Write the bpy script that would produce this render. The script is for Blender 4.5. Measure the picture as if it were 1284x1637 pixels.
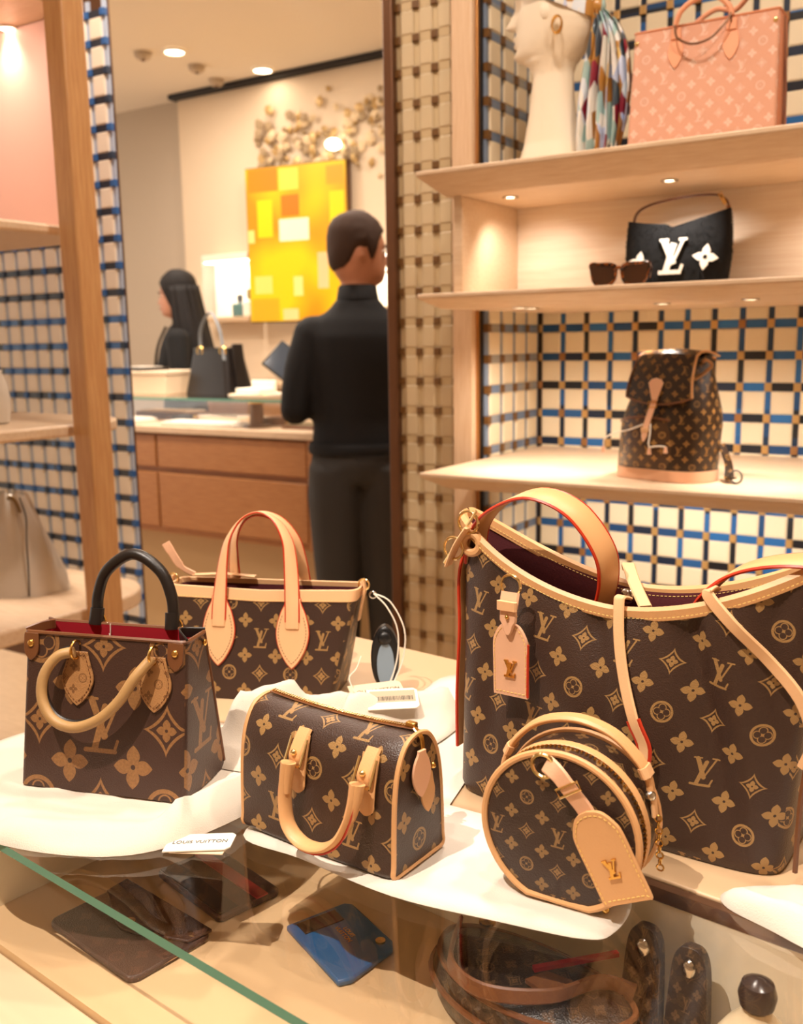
import bpy, bmesh, math, random
from mathutils import Vector as V, Matrix, noise
random.seed(11)
PI = math.pi
SC = bpy.context.scene
COL = SC.collection
for o in list(bpy.data.objects):
    bpy.data.objects.remove(o)

# ---------------------------------------------------------------- camera
# world axes: X runs along the shelf wall (to the right), Y runs into the wall, Z up; the table stands in front of the wall
YAW, PITCH, ROLL, CAM_Z, FPX = math.radians(33.0), math.radians(9.8), math.radians(0.9), 1.29, 1550.0
_f = V((-math.sin(YAW) * math.cos(PITCH), math.cos(YAW) * math.cos(PITCH), -math.sin(PITCH)))
_r = V((math.cos(YAW), math.sin(YAW), 0))
_u = _r.cross(_f)
_R = _r * math.cos(ROLL) - _u * math.sin(ROLL)
_U = _u * math.cos(ROLL) + _r * math.sin(ROLL)
cam = bpy.data.cameras.new('camera')
cam.sensor_fit = 'HORIZONTAL'
cam.sensor_width = 36.0
cam.lens = 36.0 * FPX / 1284.0
cam.clip_start = 0.02
cam.dof.use_dof = True
cam.dof.focus_distance = 0.86
cam.dof.aperture_fstop = cam.lens / 4.6          # about a 4 mm opening, as a phone-size camera has
camo = bpy.data.objects.new('camera', cam)
COL.objects.link(camo)
M = Matrix((( _R.x, _U.x, -_f.x, 0), (_R.y, _U.y, -_f.y, 0), (_R.z, _U.z, -_f.z, CAM_Z), (0, 0, 0, 1)))
camo.matrix_world = M
SC.camera = camo

# ---------------------------------------------------------------- world, large lights, exposure
SC.view_settings.view_transform = 'Standard'
SC.view_settings.look = 'None'
SC.view_settings.gamma = 1.0
SC.view_settings.exposure = 0.0
SC.view_settings.use_curve_mapping = False
world = bpy.data.worlds.new('world')
SC.world = world
world.use_nodes = True
_bg = world.node_tree.nodes['Background']
_bg.inputs[0].default_value = (1.0, 0.90, 0.79, 1)
_bg.inputs[1].default_value = 1.4
for _k, _v in (('max_bounces', 8), ('diffuse_bounces', 3), ('glossy_bounces', 3), ('transmission_bounces', 4), ('transparent_max_bounces', 12)):
    setattr(SC.cycles, _k, _v)
WARM = (1.0, 0.87, 0.745)
CEIL = 2.82

def area_light(name, loc, size, power, col=WARM, target=None, shape='DISK'):
    l = bpy.data.lights.new(name, 'AREA')
    l.shape = shape; l.size = size; l.energy = power; l.color = col
    o = bpy.data.objects.new(name, l); COL.objects.link(o); o.location = loc
    if target is not None:
        o.rotation_euler = (V(target) - V(loc)).to_track_quat('-Z', 'Y').to_euler()
    return o

def spot_light(name, loc, target, power, cone=60, blend=0.6, radius=0.02, col=WARM, parent=None):
    l = bpy.data.lights.new(name, 'SPOT')
    l.energy = power; l.color = col; l.spot_size = math.radians(cone); l.spot_blend = blend; l.shadow_soft_size = radius
    o = bpy.data.objects.new(name, l); COL.objects.link(o); o.location = loc
    o.rotation_euler = (V(target) - V(loc)).to_track_quat('-Z', 'Y').to_euler()
    return o

# ceiling lamps over the shop floor (first two have fittings; the rest are unseen, added for ambience)
CEILING_LAMPS = [(-3.90, 3.90), (-3.756, 4.43), (-2.6, 3.4), (-1.6, 2.9), (-2.9, 2.4), (-1.9, 1.5), (-3.9, 2.9), (-0.6, 1.2), (0.25, 0.9), (-1.7, 0.3)]
for i, (x, y) in enumerate(CEILING_LAMPS):
    area_light('ceiling_lamp', (x, y, CEIL - 0.035), 0.16, (0.4 if i == 1 else 16.0 if i in (7, 8) else 9.0 if i == 0 else 20.0 if y > 2.3 else (12.0 if y > 1.4 else 1.5)))
# narrow spots aimed at the goods on the table
spot_light('table_spot', (-0.66, 0.22, CEIL - 0.04), (-0.56, 0.66, 0.9), 30, 42, 0.7, 0.018)
spot_light('table_spot', (-0.08, 0.30, CEIL - 0.04), (-0.25, 0.72, 0.9), 30, 38, 0.7, 0.018)
spot_light('table_key', (-0.62, -0.30, CEIL - 0.04), (-0.46, 0.68, 0.92), 185, 36, 0.5, 0.012)

# ---------------------------------------------------------------- mesh helpers
def lin(h):
    h = h.lstrip('#')
    r = [int(h[i:i + 2], 16) / 255 for i in (0, 2, 4)]
    return tuple((c / 12.92 if c <= 0.04045 else ((c + 0.055) / 1.055) ** 2.4) for c in r) + (1.0,)

def cat(pts, n=6, closed=False):
    """Catmull-Rom through the points"""
    P = [V(p) for p in pts]; out = []
    m = len(P)
    for i in range(m if closed else m - 1):
        if closed:
            a, b, c, d = P[(i - 1) % m], P[i], P[(i + 1) % m], P[(i + 2) % m]
        else:
            a, b, c, d = P[max(i - 1, 0)], P[i], P[i + 1], P[min(i + 2, m - 1)]
        for k in range(n):
            t = k / n
            out.append(0.5 * ((2 * b) + (c - a) * t + (2 * a - 5 * b + 4 * c - d) * t * t + (3 * b - a - 3 * c + d) * t ** 3))
    if not closed:
        out.append(P[-1].copy())
    return out

class MB:
    def __init__(self):
        self.v = []; self.f = []; self.uv = []; self.m = []
    def add(self, vs, fs, uvs=None, m=0, M=None):
        b = len(self.v)
        for p in vs:
            p = V(p)
            self.v.append(M @ p if M is not None else p)
        for i, f in enumerate(fs):
            self.f.append([b + k for k in f]); self.m.append(m)
            self.uv.append(uvs[i] if uvs else None)
        return self
    def box(self, c, s, M=None, m=0):
        c = V(c); h = V(s) * 0.5
        vs = [c + V((h.x * i, h.y * j, h.z * k)) for i in (-1, 1) for j in (-1, 1) for k in (-1, 1)]
        return self.add(vs, [(0, 1, 3, 2), (4, 6, 7, 5), (0, 4, 5, 1), (2, 3, 7, 6), (0, 2, 6, 4), (1, 5, 7, 3)], None, m, M)
    def span(self, a, b, m=0):
        a = V(a); b = V(b)
        return self.box((a + b) / 2, [abs(q) for q in (b - a)], None, m)
    def loft(self, rings, closed=True, cap0=False, cap1=False, m=0, M=None, u0=0.0, v0=0.0, flip=False):
        n = len(rings[0]); vs = []
        R = [[V(p) for p in r] for r in rings]
        for r in R: vs += r
        fs = []; uvs = []
        def arc(r):
            a = [0.0]
            for i in range(n): a.append(a[-1] + (r[(i + 1) % n] - r[i]).length)
            return a
        mid = arc(R[len(R) // 2])
        vv = [[0.0] * n]
        for j in range(1, len(R)):
            vv.append([vv[-1][i] + (R[j][i] - R[j - 1][i]).length for i in range(n)])
        for j in range(len(R) - 1):
            for i in range(n if closed else n - 1):
                k = (i + 1) % n
                f = (j * n + i, j * n + k, (j + 1) * n + k, (j + 1) * n + i)
                q = [(u0 + mid[i], v0 + vv[j][i]), (u0 + mid[i + 1], v0 + vv[j][k]), (u0 + mid[i + 1], v0 + vv[j + 1][k]), (u0 + mid[i], v0 + vv[j + 1][i])]
                if flip: f = f[::-1]; q = q[::-1]
                fs.append(f); uvs.append(q)
        if cap0: fs.append(tuple(range(n - 1, -1, -1)) if not flip else tuple(range(n))); uvs.append(None)
        if cap1:
            b = (len(R) - 1) * n
            fs.append(tuple(b + i for i in range(n)) if not flip else tuple(b + i for i in range(n - 1, -1, -1))); uvs.append(None)
        return self.add(vs, fs, uvs, m, M)
    def tube(self, pts, r, n=8, closed=False, m=0, M=None, flat=1.0, side=None):
        P = [V(p) for p in pts]; k = len(P); rings = []
        nrm = None
        for i in range(k):
            if closed: t = (P[(i + 1) % k] - P[i - 1])
            else: t = P[min(i + 1, k - 1)] - P[max(i - 1, 0)]
            t.normalize()
            if side is not None:
                s = V(side); nrm = t.cross(s)
                if nrm.length < 1e-6: nrm = t.orthogonal()
            elif nrm is None: nrm = t.orthogonal()
            else: nrm = nrm - t * nrm.dot(t)
            nrm.normalize(); bi = t.cross(nrm)
            rr = r[i] if isinstance(r, (list, tuple)) else r
            rings.append([P[i] + nrm * (math.cos(a) * rr * flat) + bi * (math.sin(a) * rr) for a in [2 * PI * q / n for q in range(n)]])
        if closed: rings.append(rings[0])
        return self.loft(rings, True, not closed, not closed, m, M)
    def strap(self, pts, w, t, side, m=0, M=None, rnd=True):
        """flat band along a path; side = direction of its width (vector or one per point)"""
        P = [V(p) for p in pts]; k = len(P); rings = []
        for i in range(k):
            tg = (P[min(i + 1, k - 1)] - P[max(i - 1, 0)]).normalized()
            s = V(side[i] if isinstance(side, list) else side)
            s = (s - tg * s.dot(tg)).normalized(); nn = tg.cross(s)
            ww = (w[i] if isinstance(w, (list, tuple)) else w) / 2; tt = t / 2
            if rnd:
                e = min(tt * 0.8, ww * 0.4)
                cs = [(-ww + e, -tt), (ww - e, -tt), (ww, -tt + e), (ww, tt - e), (ww - e, tt), (-ww + e, tt), (-ww, tt - e), (-ww, -tt + e)]
            else: cs = [(-ww, -tt), (ww, -tt), (ww, tt), (-ww, tt)]
            rings.append([P[i] + s * a + nn * b for a, b in cs])
        return self.loft(rings, True, True, True, m, M)
    def lathe(self, prof, n=20, c=(0, 0, 0), m=0, M=None, cap=True):
        c = V(c)
        rings = [[c + V((r * math.cos(2 * PI * i / n), r * math.sin(2 * PI * i / n), z)) for i in range(n)] for r, z in prof]
        return self.loft(rings, True, cap, cap, m, M)
    def prism(self, poly, y0, y1, m=0, M=None):
        """outline in (x, z) extruded from y0 (front) to y1 (back)"""
        n = len(poly)
        vs = [(x, y0, z) for x, z in poly] + [(x, y1, z) for x, z in poly]
        fs = [tuple(range(n)), tuple(range(2 * n - 1, n - 1, -1))] + [(i, n + i, n + (i + 1) % n, (i + 1) % n) for i in range(n)]
        return self.add(vs, fs, None, m, M)
    def ball(self, c, r, n=10, k=7, s=(1, 1, 1), m=0, M=None):
        c = V(c); rings = []
        for j in range(k + 1):
            a = -PI / 2 + PI * (j + 0.02) / (k + 0.04)
            rings.append([c + V((r * s[0] * math.cos(a) * math.cos(2 * PI * i / n), r * s[1] * math.cos(a) * math.sin(2 * PI * i / n), r * s[2] * math.sin(a))) for i in range(n)])
        return self.loft(rings, True, True, True, m, M)
    def torus(self, c, R, r, axis='y', n=20, k=8, m=0, M=None, arc=(0, 2 * PI), flat=1.0):
        c = V(c); pts = []
        full = abs(arc[1] - arc[0] - 2 * PI) < 1e-4
        q = n if full else n + 1
        for i in range(q):
            a = arc[0] + (arc[1] - arc[0]) * i / n
            x, y = R * math.cos(a), R * math.sin(a)
            pts.append(c + (V((x, 0, y)) if axis == 'y' else V((x, y, 0)) if axis == 'z' else V((0, x, y))))
        return self.tube(pts, r, k, full, m, M)
    def mesh(self, name, mats, uv=None, smooth=True):
        me = bpy.data.meshes.new(name)
        me.from_pydata([tuple(p) for p in self.v], [], self.f)
        for mt in (mats if isinstance(mats, (list, tuple)) else [mats]): me.materials.append(mt)
        me.polygons.foreach_set('material_index', self.m)
        bm = bmesh.new(); bm.from_mesh(me)
        lay = bm.loops.layers.uv.new('UVMap')
        bm.faces.ensure_lookup_table(); bm.normal_update()
        for i, f in enumerate(bm.faces):
            q = self.uv[i]
            if q is not None and uv != 'box':
                for l, c in zip(f.loops, q): l[lay].uv = c
            else:
                nn = f.normal; ax = max(range(3), key=lambda t: abs(nn[t]))
                for l in f.loops:
                    p = l.vert.co
                    l[lay].uv = (p.x, p.z) if ax == 1 else ((p.y, p.z) if ax == 0 else (p.x, p.y))
            f.smooth = smooth
        bm.to_mesh(me); bm.free()
        return me
    def build(self, name, mats, parent=None, bev=0.0, smooth=True, uv=None, sub=0, seg=2, recalc=True, angle=38):
        me = self.mesh(name, mats, uv, smooth)
        if recalc:
            bm = bmesh.new(); bm.from_mesh(me); bmesh.ops.recalc_face_normals(bm, faces=bm.faces); bm.to_mesh(me); bm.free()
        o = bpy.data.objects.new(name, me); COL.objects.link(o)
        if parent is not None: o.parent = parent
        if bev:
            b = o.modifiers.new('bevel', 'BEVEL'); b.width = bev; b.segments = seg; b.limit_method = 'ANGLE'; b.angle_limit = math.radians(40)
        if sub:
            s = o.modifiers.new('sub', 'SUBSURF'); s.levels = sub; s.render_levels = sub
        if smooth and not sub:
            me.set_sharp_from_angle(angle=math.radians(angle))
        return o

def thing(name, label, category, loc=(0, 0, 0), rz=0.0, group=None):
    o = bpy.data.objects.new(name, None); COL.objects.link(o)
    o.empty_display_size = 0.05
    o.location = loc; o.rotation_euler = (0, 0, rz)
    return tag(o, label, category, group)
def tag(o, label=None, category=None, group=None, kind=None):
    if label: o['label'] = label
    if category: o['category'] = category
    if group: o['group'] = group
    if kind: o['kind'] = kind
    return o
def struct(o):
    o['kind'] = 'structure'; return o
def copy_tree(o, parent=None):
    c = o.copy(); COL.objects.link(c)
    if parent is not None: c.parent = parent
    for ch in list(o.children): copy_tree(ch, c)
    return c
def rrect(w, d, r, n=4, cx=0, cy=0):
    """rounded rectangle outline, counter-clockwise, starting at the middle of the front (-y) side"""
    r = min(r, w / 2 - 1e-4, d / 2 - 1e-4)
    out = [(0, -d / 2)]
    for (x, y, a0) in ((w / 2 - r, -d / 2 + r, -PI / 2), (w / 2 - r, d / 2 - r, 0), (-w / 2 + r, d / 2 - r, PI / 2), (-w / 2 + r, -d / 2 + r, PI)):
        for i in range(n + 1):
            a = a0 + PI / 2 * i / n
            out.append((x + r * math.cos(a), y + r * math.sin(a)))
    return [(cx + x, cy + y) for x, y in out]
def sell(w, d, ex, ey, N):
    """superellipse outline with evenly spaced points, starting at the middle of the front (-y) side"""
    P = []
    for i in range(720):
        a = -PI / 2 + 2 * PI * i / 720; c, s = math.cos(a), math.sin(a)
        P.append((w * abs(c) ** ex * (1 if c > 0 else -1), d * abs(s) ** ey * (1 if s > 0 else -1)))
    P.append(P[0]); L = [0.0]
    for p, q in zip(P, P[1:]): L.append(L[-1] + math.hypot(q[0] - p[0], q[1] - p[1]))
    out = []; j = 0
    for i in range(N):
        t = L[-1] * i / N
        while L[j + 1] < t: j += 1
        u = (t - L[j]) / max(1e-9, L[j + 1] - L[j])
        out.append((P[j][0] + (P[j + 1][0] - P[j][0]) * u, P[j][1] + (P[j + 1][1] - P[j][1]) * u))
    return out
def T(x, y, z): return Matrix.Translation((x, y, z))
def RX(d): return Matrix.Rotation(math.radians(d), 4, 'X')
def RY(d): return Matrix.Rotation(math.radians(d), 4, 'Y')
def RZ(d): return Matrix.Rotation(math.radians(d), 4, 'Z')
# ---------------------------------------------------------------- materials
class E_:
    """tiny expression builder for math nodes"""
    def __init__(s, t, k): s.t = t; s.k = k
    def op(s, o, *a, clamp=False):
        n = s.t.nodes.new('ShaderNodeMath'); n.operation = o; n.use_clamp = clamp
        for i, x in enumerate((s,) + a):
            if isinstance(x, E_): s.t.links.new(x.k, n.inputs[i])
            else: n.inputs[i].default_value = x
        return E_(s.t, n.outputs[0])
    def __add__(s, o): return s.op('ADD', o)
    def __sub__(s, o): return s.op('SUBTRACT', o)
    def __mul__(s, o): return s.op('MULTIPLY', o)
    def __truediv__(s, o): return s.op('DIVIDE', o)
    def lt(s, o): return s.op('LESS_THAN', o)
    def gt(s, o): return s.op('GREATER_THAN', o)
    def abs(s): return s.op('ABSOLUTE')
    def min(s, o): return s.op('MINIMUM', o)
    def max(s, o): return s.op('MAXIMUM', o)
    def wrap(s, a, b): return s.op('WRAP', b, a)   # inputs: value, max, min

LV_SEGS = [((.035, .20), (-.085, -.27), .040), ((-.20, -.285), (.17, -.285), .026), ((.165, -.275), (.20, -.165), .018),
           ((-.135, .27), (.035, -.12), .042), ((.035, -.12), (.205, .27), .018), ((-.205, .285), (-.065, .285), .016),
           ((.135, .285), (.265, .285), .016)]

def make_mono_group(name, k):
    g = bpy.data.node_groups.new(name, 'ShaderNodeTree')
    g.interface.new_socket('Vector', in_out='INPUT', socket_type='NodeSocketVector')
    g.interface.new_socket('Mask', in_out='OUTPUT', socket_type='NodeSocketFloat')
    gi = g.nodes.new('NodeGroupInput'); go = g.nodes.new('NodeGroupOutput')
    sp = g.nodes.new('ShaderNodeSeparateXYZ'); g.links.new(gi.outputs[0], sp.inputs[0])
    X = E_(g, sp.outputs[0]); Y = E_(g, sp.outputs[1])
    RY_ = 1.08
    def local(cx, cy, p):
        x = (X - cx).wrap(-p / 2, p / 2) * k
        y = (Y - cy * RY_).wrap(-p * RY_ / 2, p * RY_ / 2) * k
        return x, y
    def seg(x, y, a, b, th):
        bx, by = b[0] - a[0], b[1] - a[1]; L = bx * bx + by * by
        dx, dy = x - a[0], y - a[1]
        h = (dx * (bx / L)).op('ADD', dy * (by / L), clamp=True)
        ex, ey = dx - h * bx, dy - h * by
        return (ex * ex + ey * ey).op('SQRT') - th
    # interlocked letters at (0, 0)
    x, y = local(0, 0, 2)
    d = None
    for a, b, th in LV_SEGS:
        q = seg(x, y, a, b, th); d = q if d is None else d.min(q)
    mask = d.lt(0.0)
    def star(x, y, R, kk, hole):
        ax, ay = x.abs(), y.abs(); mm = ax.max(ay); nn = ax.min(ay)
        w = (mm * kk) * ((mm * (-1.0 / R)) + 1.0)
        r = (x * x + y * y).op('SQRT')
        return nn.lt(w) * r.gt(hole)
    # small four-petal flowers on the half sites
    x, y = local(.5, .5, 1)
    mask = mask.max(star(x, y, .24, 1.35, .028))
    # pointed diamonds with a flower inside, at (1,0) and (0,1)
    for cx, cy in ((1, 0), (0, 1)):
        x, y = local(cx, cy, 2)
        s = x.abs().op('POWER', .72) + y.abs().op('POWER', .72)
        ring = s.lt(.29 ** .72) * s.gt(.225 ** .72)
        mask = mask.max(ring).max(star(x, y, .125, 1.5, .018))
    # disc with four round petals cut out, at (1, 1)
    x, y = local(1, 1, 2)
    r = (x * x + y * y).op('SQRT')
    ax, ay = x.abs(), y.abs()
    mm = ax.max(ay) - .094; nn = ax.min(ay)
    pet = (mm * mm + nn * nn).op('SQRT')
    mask = mask.max(r.lt(.235) * pet.gt(.066) * ((r.gt(.185)).max(pet.lt(.085)).max(r.lt(.05))))
    g.links.new(mask.k, go.inputs[0])
    return g
MONO = make_mono_group('monogram', 1.02)
MONO_BIG = make_mono_group('monogram_big', 0.80)

def new_mat(name):
    m = bpy.data.materials.new(name); m.use_nodes = True
    return m, m.node_tree, m.node_tree.nodes['Principled BSDF']
def _bump(nt, b, height, strength, dist=0.001):
    n = nt.nodes.new('ShaderNodeBump'); n.inputs['Strength'].default_value = strength; n.inputs['Distance'].default_value = dist
    nt.links.new(height, n.inputs['Height']); nt.links.new(n.outputs[0], b.inputs['Normal'])
    return n
def plain(name, col, rough=0.5, metal=0.0, bump=0.0, bscale=600, vary=0.0, vscale=8, spec=0.5, trans=0.0, sheen=0.0, emit=None):
    m, nt, b = new_mat(name)
    c = lin(col) if isinstance(col, str) else col
    b.inputs['Base Color'].default_value = c
    b.inputs['Roughness'].default_value = rough; b.inputs['Metallic'].default_value = metal
    b.inputs['Specular IOR Level'].default_value = spec
    if sheen: b.inputs['Sheen Weight'].default_value = sheen
    tc = nt.nodes.new('ShaderNodeTexCoord')
    if vary:
        n = nt.nodes.new('ShaderNodeTexNoise'); n.inputs['Scale'].default_value = vscale; n.inputs['Detail'].default_value = 4
        nt.links.new(tc.outputs['Object'], n.inputs['Vector'])
        mx = nt.nodes.new('ShaderNodeMix'); mx.data_type = 'RGBA'
        mx.inputs['A'].default_value = tuple(max(0, q * (1 - vary)) for q in c[:3]) + (1,)
        mx.inputs['B'].default_value = tuple(min(1, q * (1 + vary)) for q in c[:3]) + (1,)
        nt.links.new(n.outputs['Fac'], mx.inputs['Factor']); nt.links.new(mx.outputs['Result'], b.inputs['Base Color'])
    if bump:
        n = nt.nodes.new('ShaderNodeTexNoise'); n.inputs['Scale'].default_value = bscale; n.inputs['Detail'].default_value = 2
        nt.links.new(tc.outputs['Object'], n.inputs['Vector'])
        _bump(nt, b, n.outputs['Fac'], bump)
    if emit:
        b.inputs['Emission Color'].default_value = lin(emit[0]); b.inputs['Emission Strength'].default_value = emit[1]
    return m
def canvas(name, base, ink, s, off=(0, 0), big=False, rough=0.36, grain=0.40, ink_bump=0.0, rot=0.0, ink_mottle=0.0, sy=None):
    """coated canvas: printed monogram, fine pebble grain"""
    m, nt, b = new_mat(name)
    tc = nt.nodes.new('ShaderNodeTexCoord')
    mp = nt.nodes.new('ShaderNodeMapping')
    mp.inputs['Scale'].default_value = (1 / s, 1 / (sy or s), 1)
    mp.inputs['Location'].default_value = (off[0], off[1], 0)
    mp.inputs['Rotation'].default_value = (0, 0, math.radians(rot))
    nt.links.new(tc.outputs['UV'], mp.inputs['Vector'])
    g = nt.nodes.new('ShaderNodeGroup'); g.node_tree = MONO_BIG if big else MONO
    nt.links.new(mp.outputs[0], g.inputs[0])
    mx = nt.nodes.new('ShaderNodeMix'); mx.data_type = 'RGBA'
    mx.inputs['A'].default_value = lin(base); mx.inputs['B'].default_value = lin(ink)
    nt.links.new(g.outputs[0], mx.inputs['Factor'])
    if ink_mottle:
        vo = nt.nodes.new('ShaderNodeTexNoise'); vo.inputs['Scale'].default_value = 420; vo.inputs['Detail'].default_value = 3
        nt.links.new(tc.outputs['UV'], vo.inputs['Vector'])
        m2 = nt.nodes.new('ShaderNodeMath'); m2.operation = 'MULTIPLY_ADD'
        nt.links.new(vo.outputs['Fac'], m2.inputs[0]); m2.inputs[1].default_value = ink_mottle * 2; m2.inputs[2].default_value = 1 - ink_mottle * 1.3; m2.use_clamp = True
        m3 = nt.nodes.new('ShaderNodeMath'); m3.operation = 'MULTIPLY'
        nt.links.new(g.outputs[0], m3.inputs[0]); nt.links.new(m2.outputs[0], m3.inputs[1]); nt.links.new(m3.outputs[0], mx.inputs['Factor'])
    nt.links.new(mx.outputs['Result'], b.inputs['Base Color'])
    b.inputs['Roughness'].default_value = rough
    v = nt.nodes.new('ShaderNodeTexVoronoi'); v.inputs['Scale'].default_value = 950
    nt.links.new(tc.outputs['UV'], v.inputs['Vector'])
    if ink_bump:
        # soft-edged debossed print: the height comes from the print mask
        a = nt.nodes.new('ShaderNodeMath'); a.operation = 'MULTIPLY_ADD'
        nt.links.new(g.outputs[0], a.inputs[0]); a.inputs[1].default_value = -1.0
        s2 = nt.nodes.new('ShaderNodeMath'); s2.operation = 'MULTIPLY'; nt.links.new(v.outputs['Distance'], s2.inputs[0]); s2.inputs[1].default_value = 0.15
        nt.links.new(s2.outputs[0], a.inputs[2])
        _bump(nt, b, a.outputs[0], ink_bump, 0.006)
    else:
        _bump(nt, b, v.outputs['Distance'], grain, 0.0006)
    return m
def wood(name, c1, c2, scale=(2, 2, 26), rough=0.45, rot=(0, 0, 0)):
    m, nt, b = new_mat(name)
    tc = nt.nodes.new('ShaderNodeTexCoord'); mp = nt.nodes.new('ShaderNodeMapping')
    mp.inputs['Scale'].default_value = scale; mp.inputs['Rotation'].default_value = rot
    nt.links.new(tc.outputs['Object'], mp.inputs['Vector'])
    n = nt.nodes.new('ShaderNodeTexNoise'); n.inputs['Scale'].default_value = 6; n.inputs['Detail'].default_value = 6; n.inputs['Roughness'].default_value = .62
    nt.links.new(mp.outputs[0], n.inputs['Vector'])
    r = nt.nodes.new('ShaderNodeValToRGB'); r.color_ramp.elements[0].color = lin(c1); r.color_ramp.elements[1].color = lin(c2)
    r.color_ramp.elements[0].position = .32; r.color_ramp.elements[1].position = .68
    nt.links.new(n.outputs['Fac'], r.inputs['Fac']); nt.links.new(r.outputs['Color'], b.inputs['Base Color'])
    b.inputs['Roughness'].default_value = rough
    _bump(nt, b, n.outputs['Fac'], 0.08, 0.002)
    return m
def cells(name, pal, pitch, axes, off=(0, 0), rough=0.35, seed=0.0):
    """bands whose colour changes from crossing to crossing of the weave"""
    m, nt, b = new_mat(name)
    tc = nt.nodes.new('ShaderNodeTexCoord'); sp = nt.nodes.new('ShaderNodeSeparateXYZ')
    nt.links.new(tc.outputs['Object'], sp.inputs[0])
    q = []
    for a, o in zip(axes, off):
        e = ((E_(nt, sp.outputs[a]) - o) / pitch).op('FLOOR'); q.append(e)
    cb = nt.nodes.new('ShaderNodeCombineXYZ')
    nt.links.new(q[0].k, cb.inputs[0]); nt.links.new(q[1].k, cb.inputs[1]); cb.inputs[2].default_value = seed
    w = nt.nodes.new('ShaderNodeTexWhiteNoise'); nt.links.new(cb.outputs[0], w.inputs['Vector'])
    r = nt.nodes.new('ShaderNodeValToRGB'); r.color_ramp.interpolation = 'CONSTANT'
    el = r.color_ramp.elements
    while len(el) < len(pal): el.new(0.5)
    for i, c in enumerate(pal): el[i].position = i / len(pal); el[i].color = lin(c)
    nt.links.new(w.outputs['Value'], r.inputs['Fac']); nt.links.new(r.outputs['Color'], b.inputs['Base Color'])
    b.inputs['Roughness'].default_value = rough
    return m
def glass(name, tint=(1, 1, 1), refl=1.0):
    """thin clear pane: Fresnel mix of see-through and mirror"""
    m = bpy.data.materials.new(name); m.use_nodes = True; nt = m.node_tree; nt.nodes.clear()
    out = nt.nodes.new('ShaderNodeOutputMaterial'); mx = nt.nodes.new('ShaderNodeMixShader')
    tr = nt.nodes.new('ShaderNodeBsdfTransparent'); tr.inputs[0].default_value = tint + (1,)
    gl = nt.nodes.new('ShaderNodeBsdfGlossy'); gl.inputs['Roughness'].default_value = 0.0
    lw = nt.nodes.new('ShaderNodeLayerWeight'); lw.inputs['Blend'].default_value = 0.5      # facing: the same from either side of the pane
    f5 = E_(nt, lw.outputs['Facing']).op('POWER', 5.0)
    ml = (f5 * 0.96 + 0.04).op('MULTIPLY', refl, clamp=True)
    nt.links.new(ml.k, mx.inputs[0])
    nt.links.new(tr.outputs[0], mx.inputs[1]); nt.links.new(gl.outputs[0], mx.inputs[2]); nt.links.new(mx.outputs[0], out.inputs[0])
    return m
def emitter(name, col, strength):
    m = bpy.data.materials.new(name); m.use_nodes = True; nt = m.node_tree; nt.nodes.clear()
    out = nt.nodes.new('ShaderNodeOutputMaterial'); e = nt.nodes.new('ShaderNodeEmission')
    e.inputs[0].default_value = lin(col); e.inputs[1].default_value = strength; nt.links.new(e.outputs[0], out.inputs[0])
    return m

CANVAS = '#3d2a21'; GOLD = '#9c7849'
m_canvas_nf = canvas('canvas_tote', CANVAS, GOLD, .0385, off=(0, .25))
m_canvas_carry = canvas('canvas_hobo', CANVAS, GOLD, .0385, rot=6)
m_canvas_speedy = canvas('canvas_small', CANVAS, GOLD, .041, off=(1.0, .55))
m_canvas_hat = canvas('canvas_round', '#37261f', '#8a6a42', .0250, rot=0)
m_canvas_back = canvas('canvas_backpack', '#2f1f13', '#8a6233', .028, rough=.24)
m_canvas_big = canvas('canvas_giant', '#402a22', '#94693f', .068, big=True, off=(0, -.95), ink_mottle=.45, sy=.068)
m_canvas_rev = canvas('canvas_reverse', '#a8794a', '#7d5531', .020, rough=.5)
m_handle_tan = plain('tan_canvas_grip', '#b08a58', .5, bump=.15, vary=.15, vscale=60)
m_peach = canvas('embossed_peach', '#e6a98b', '#f4ccb6', .0365, ink_bump=1.0, rough=.42)  # lighter ink paints the embossing's highlights into the colour
m_dark_canvas = canvas('canvas_dark_emboss', '#4a2f22', '#5d3c2b', .030, ink_bump=.35, rough=.45)
m_tan = plain('natural_leather', '#e9b887', .48, bump=.12, vary=.06)
m_tan_pink = plain('natural_leather_pink', '#eab793', .48, bump=.12, vary=.05)
m_tan_deep = plain('natural_leather_honey', '#dba670', .45, bump=.12, vary=.06)
m_edge = plain('red_edge_glaze', '#c2361a', .35)
m_stitch = plain('stitch_thread', '#f3cf7a', .6)
m_gold = plain('brass', '#e2b565', .22, 1.0)
m_goldp = plain('pale_gold', '#f0d49a', .18, 1.0)
m_lining = plain('burgundy_lining', '#4d1118', .85, bump=.2)
m_red = plain('red_lining', '#b0182a', .8)
m_blackl = plain('black_leather', '#1c1613', .38, bump=.15)
m_brownl = plain('brown_leather', '#6e4223', .42, bump=.12)
m_cloth = plain('cream_flannel', '#ddd0c0', .95, bump=.35, bscale=900, vary=.03)
m_white_cloth = plain('white_flannel', '#e2d9cc', .95, bump=.3, bscale=900)
m_oak = wood('pale_oak', '#dcbb97', '#e8cdae', (3, 26, 26), rough=.42)
m_oak_v = wood('pale_oak_upright', '#d8b48f', '#e4c5a4', (30, 30, 2.2), rough=.42)
m_oak_back = wood('pale_oak_backing', '#e6cbb0', '#f1ddc6', (1.2, 10, 34), rough=.5)
m_post = wood('honey_oak_post', '#c28c58', '#d6a670', (26, 26, 1.6), rough=.42)
m_counter = wood('walnut_tone_counter', '#a76c3c', '#bd8450', (2, 10, 26), rough=.42)
m_bronze = plain('bronze', '#6b4a33', .38, .55)
m_brassstrip = plain('brass_strip', '#c08a52', .3, .8)
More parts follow.
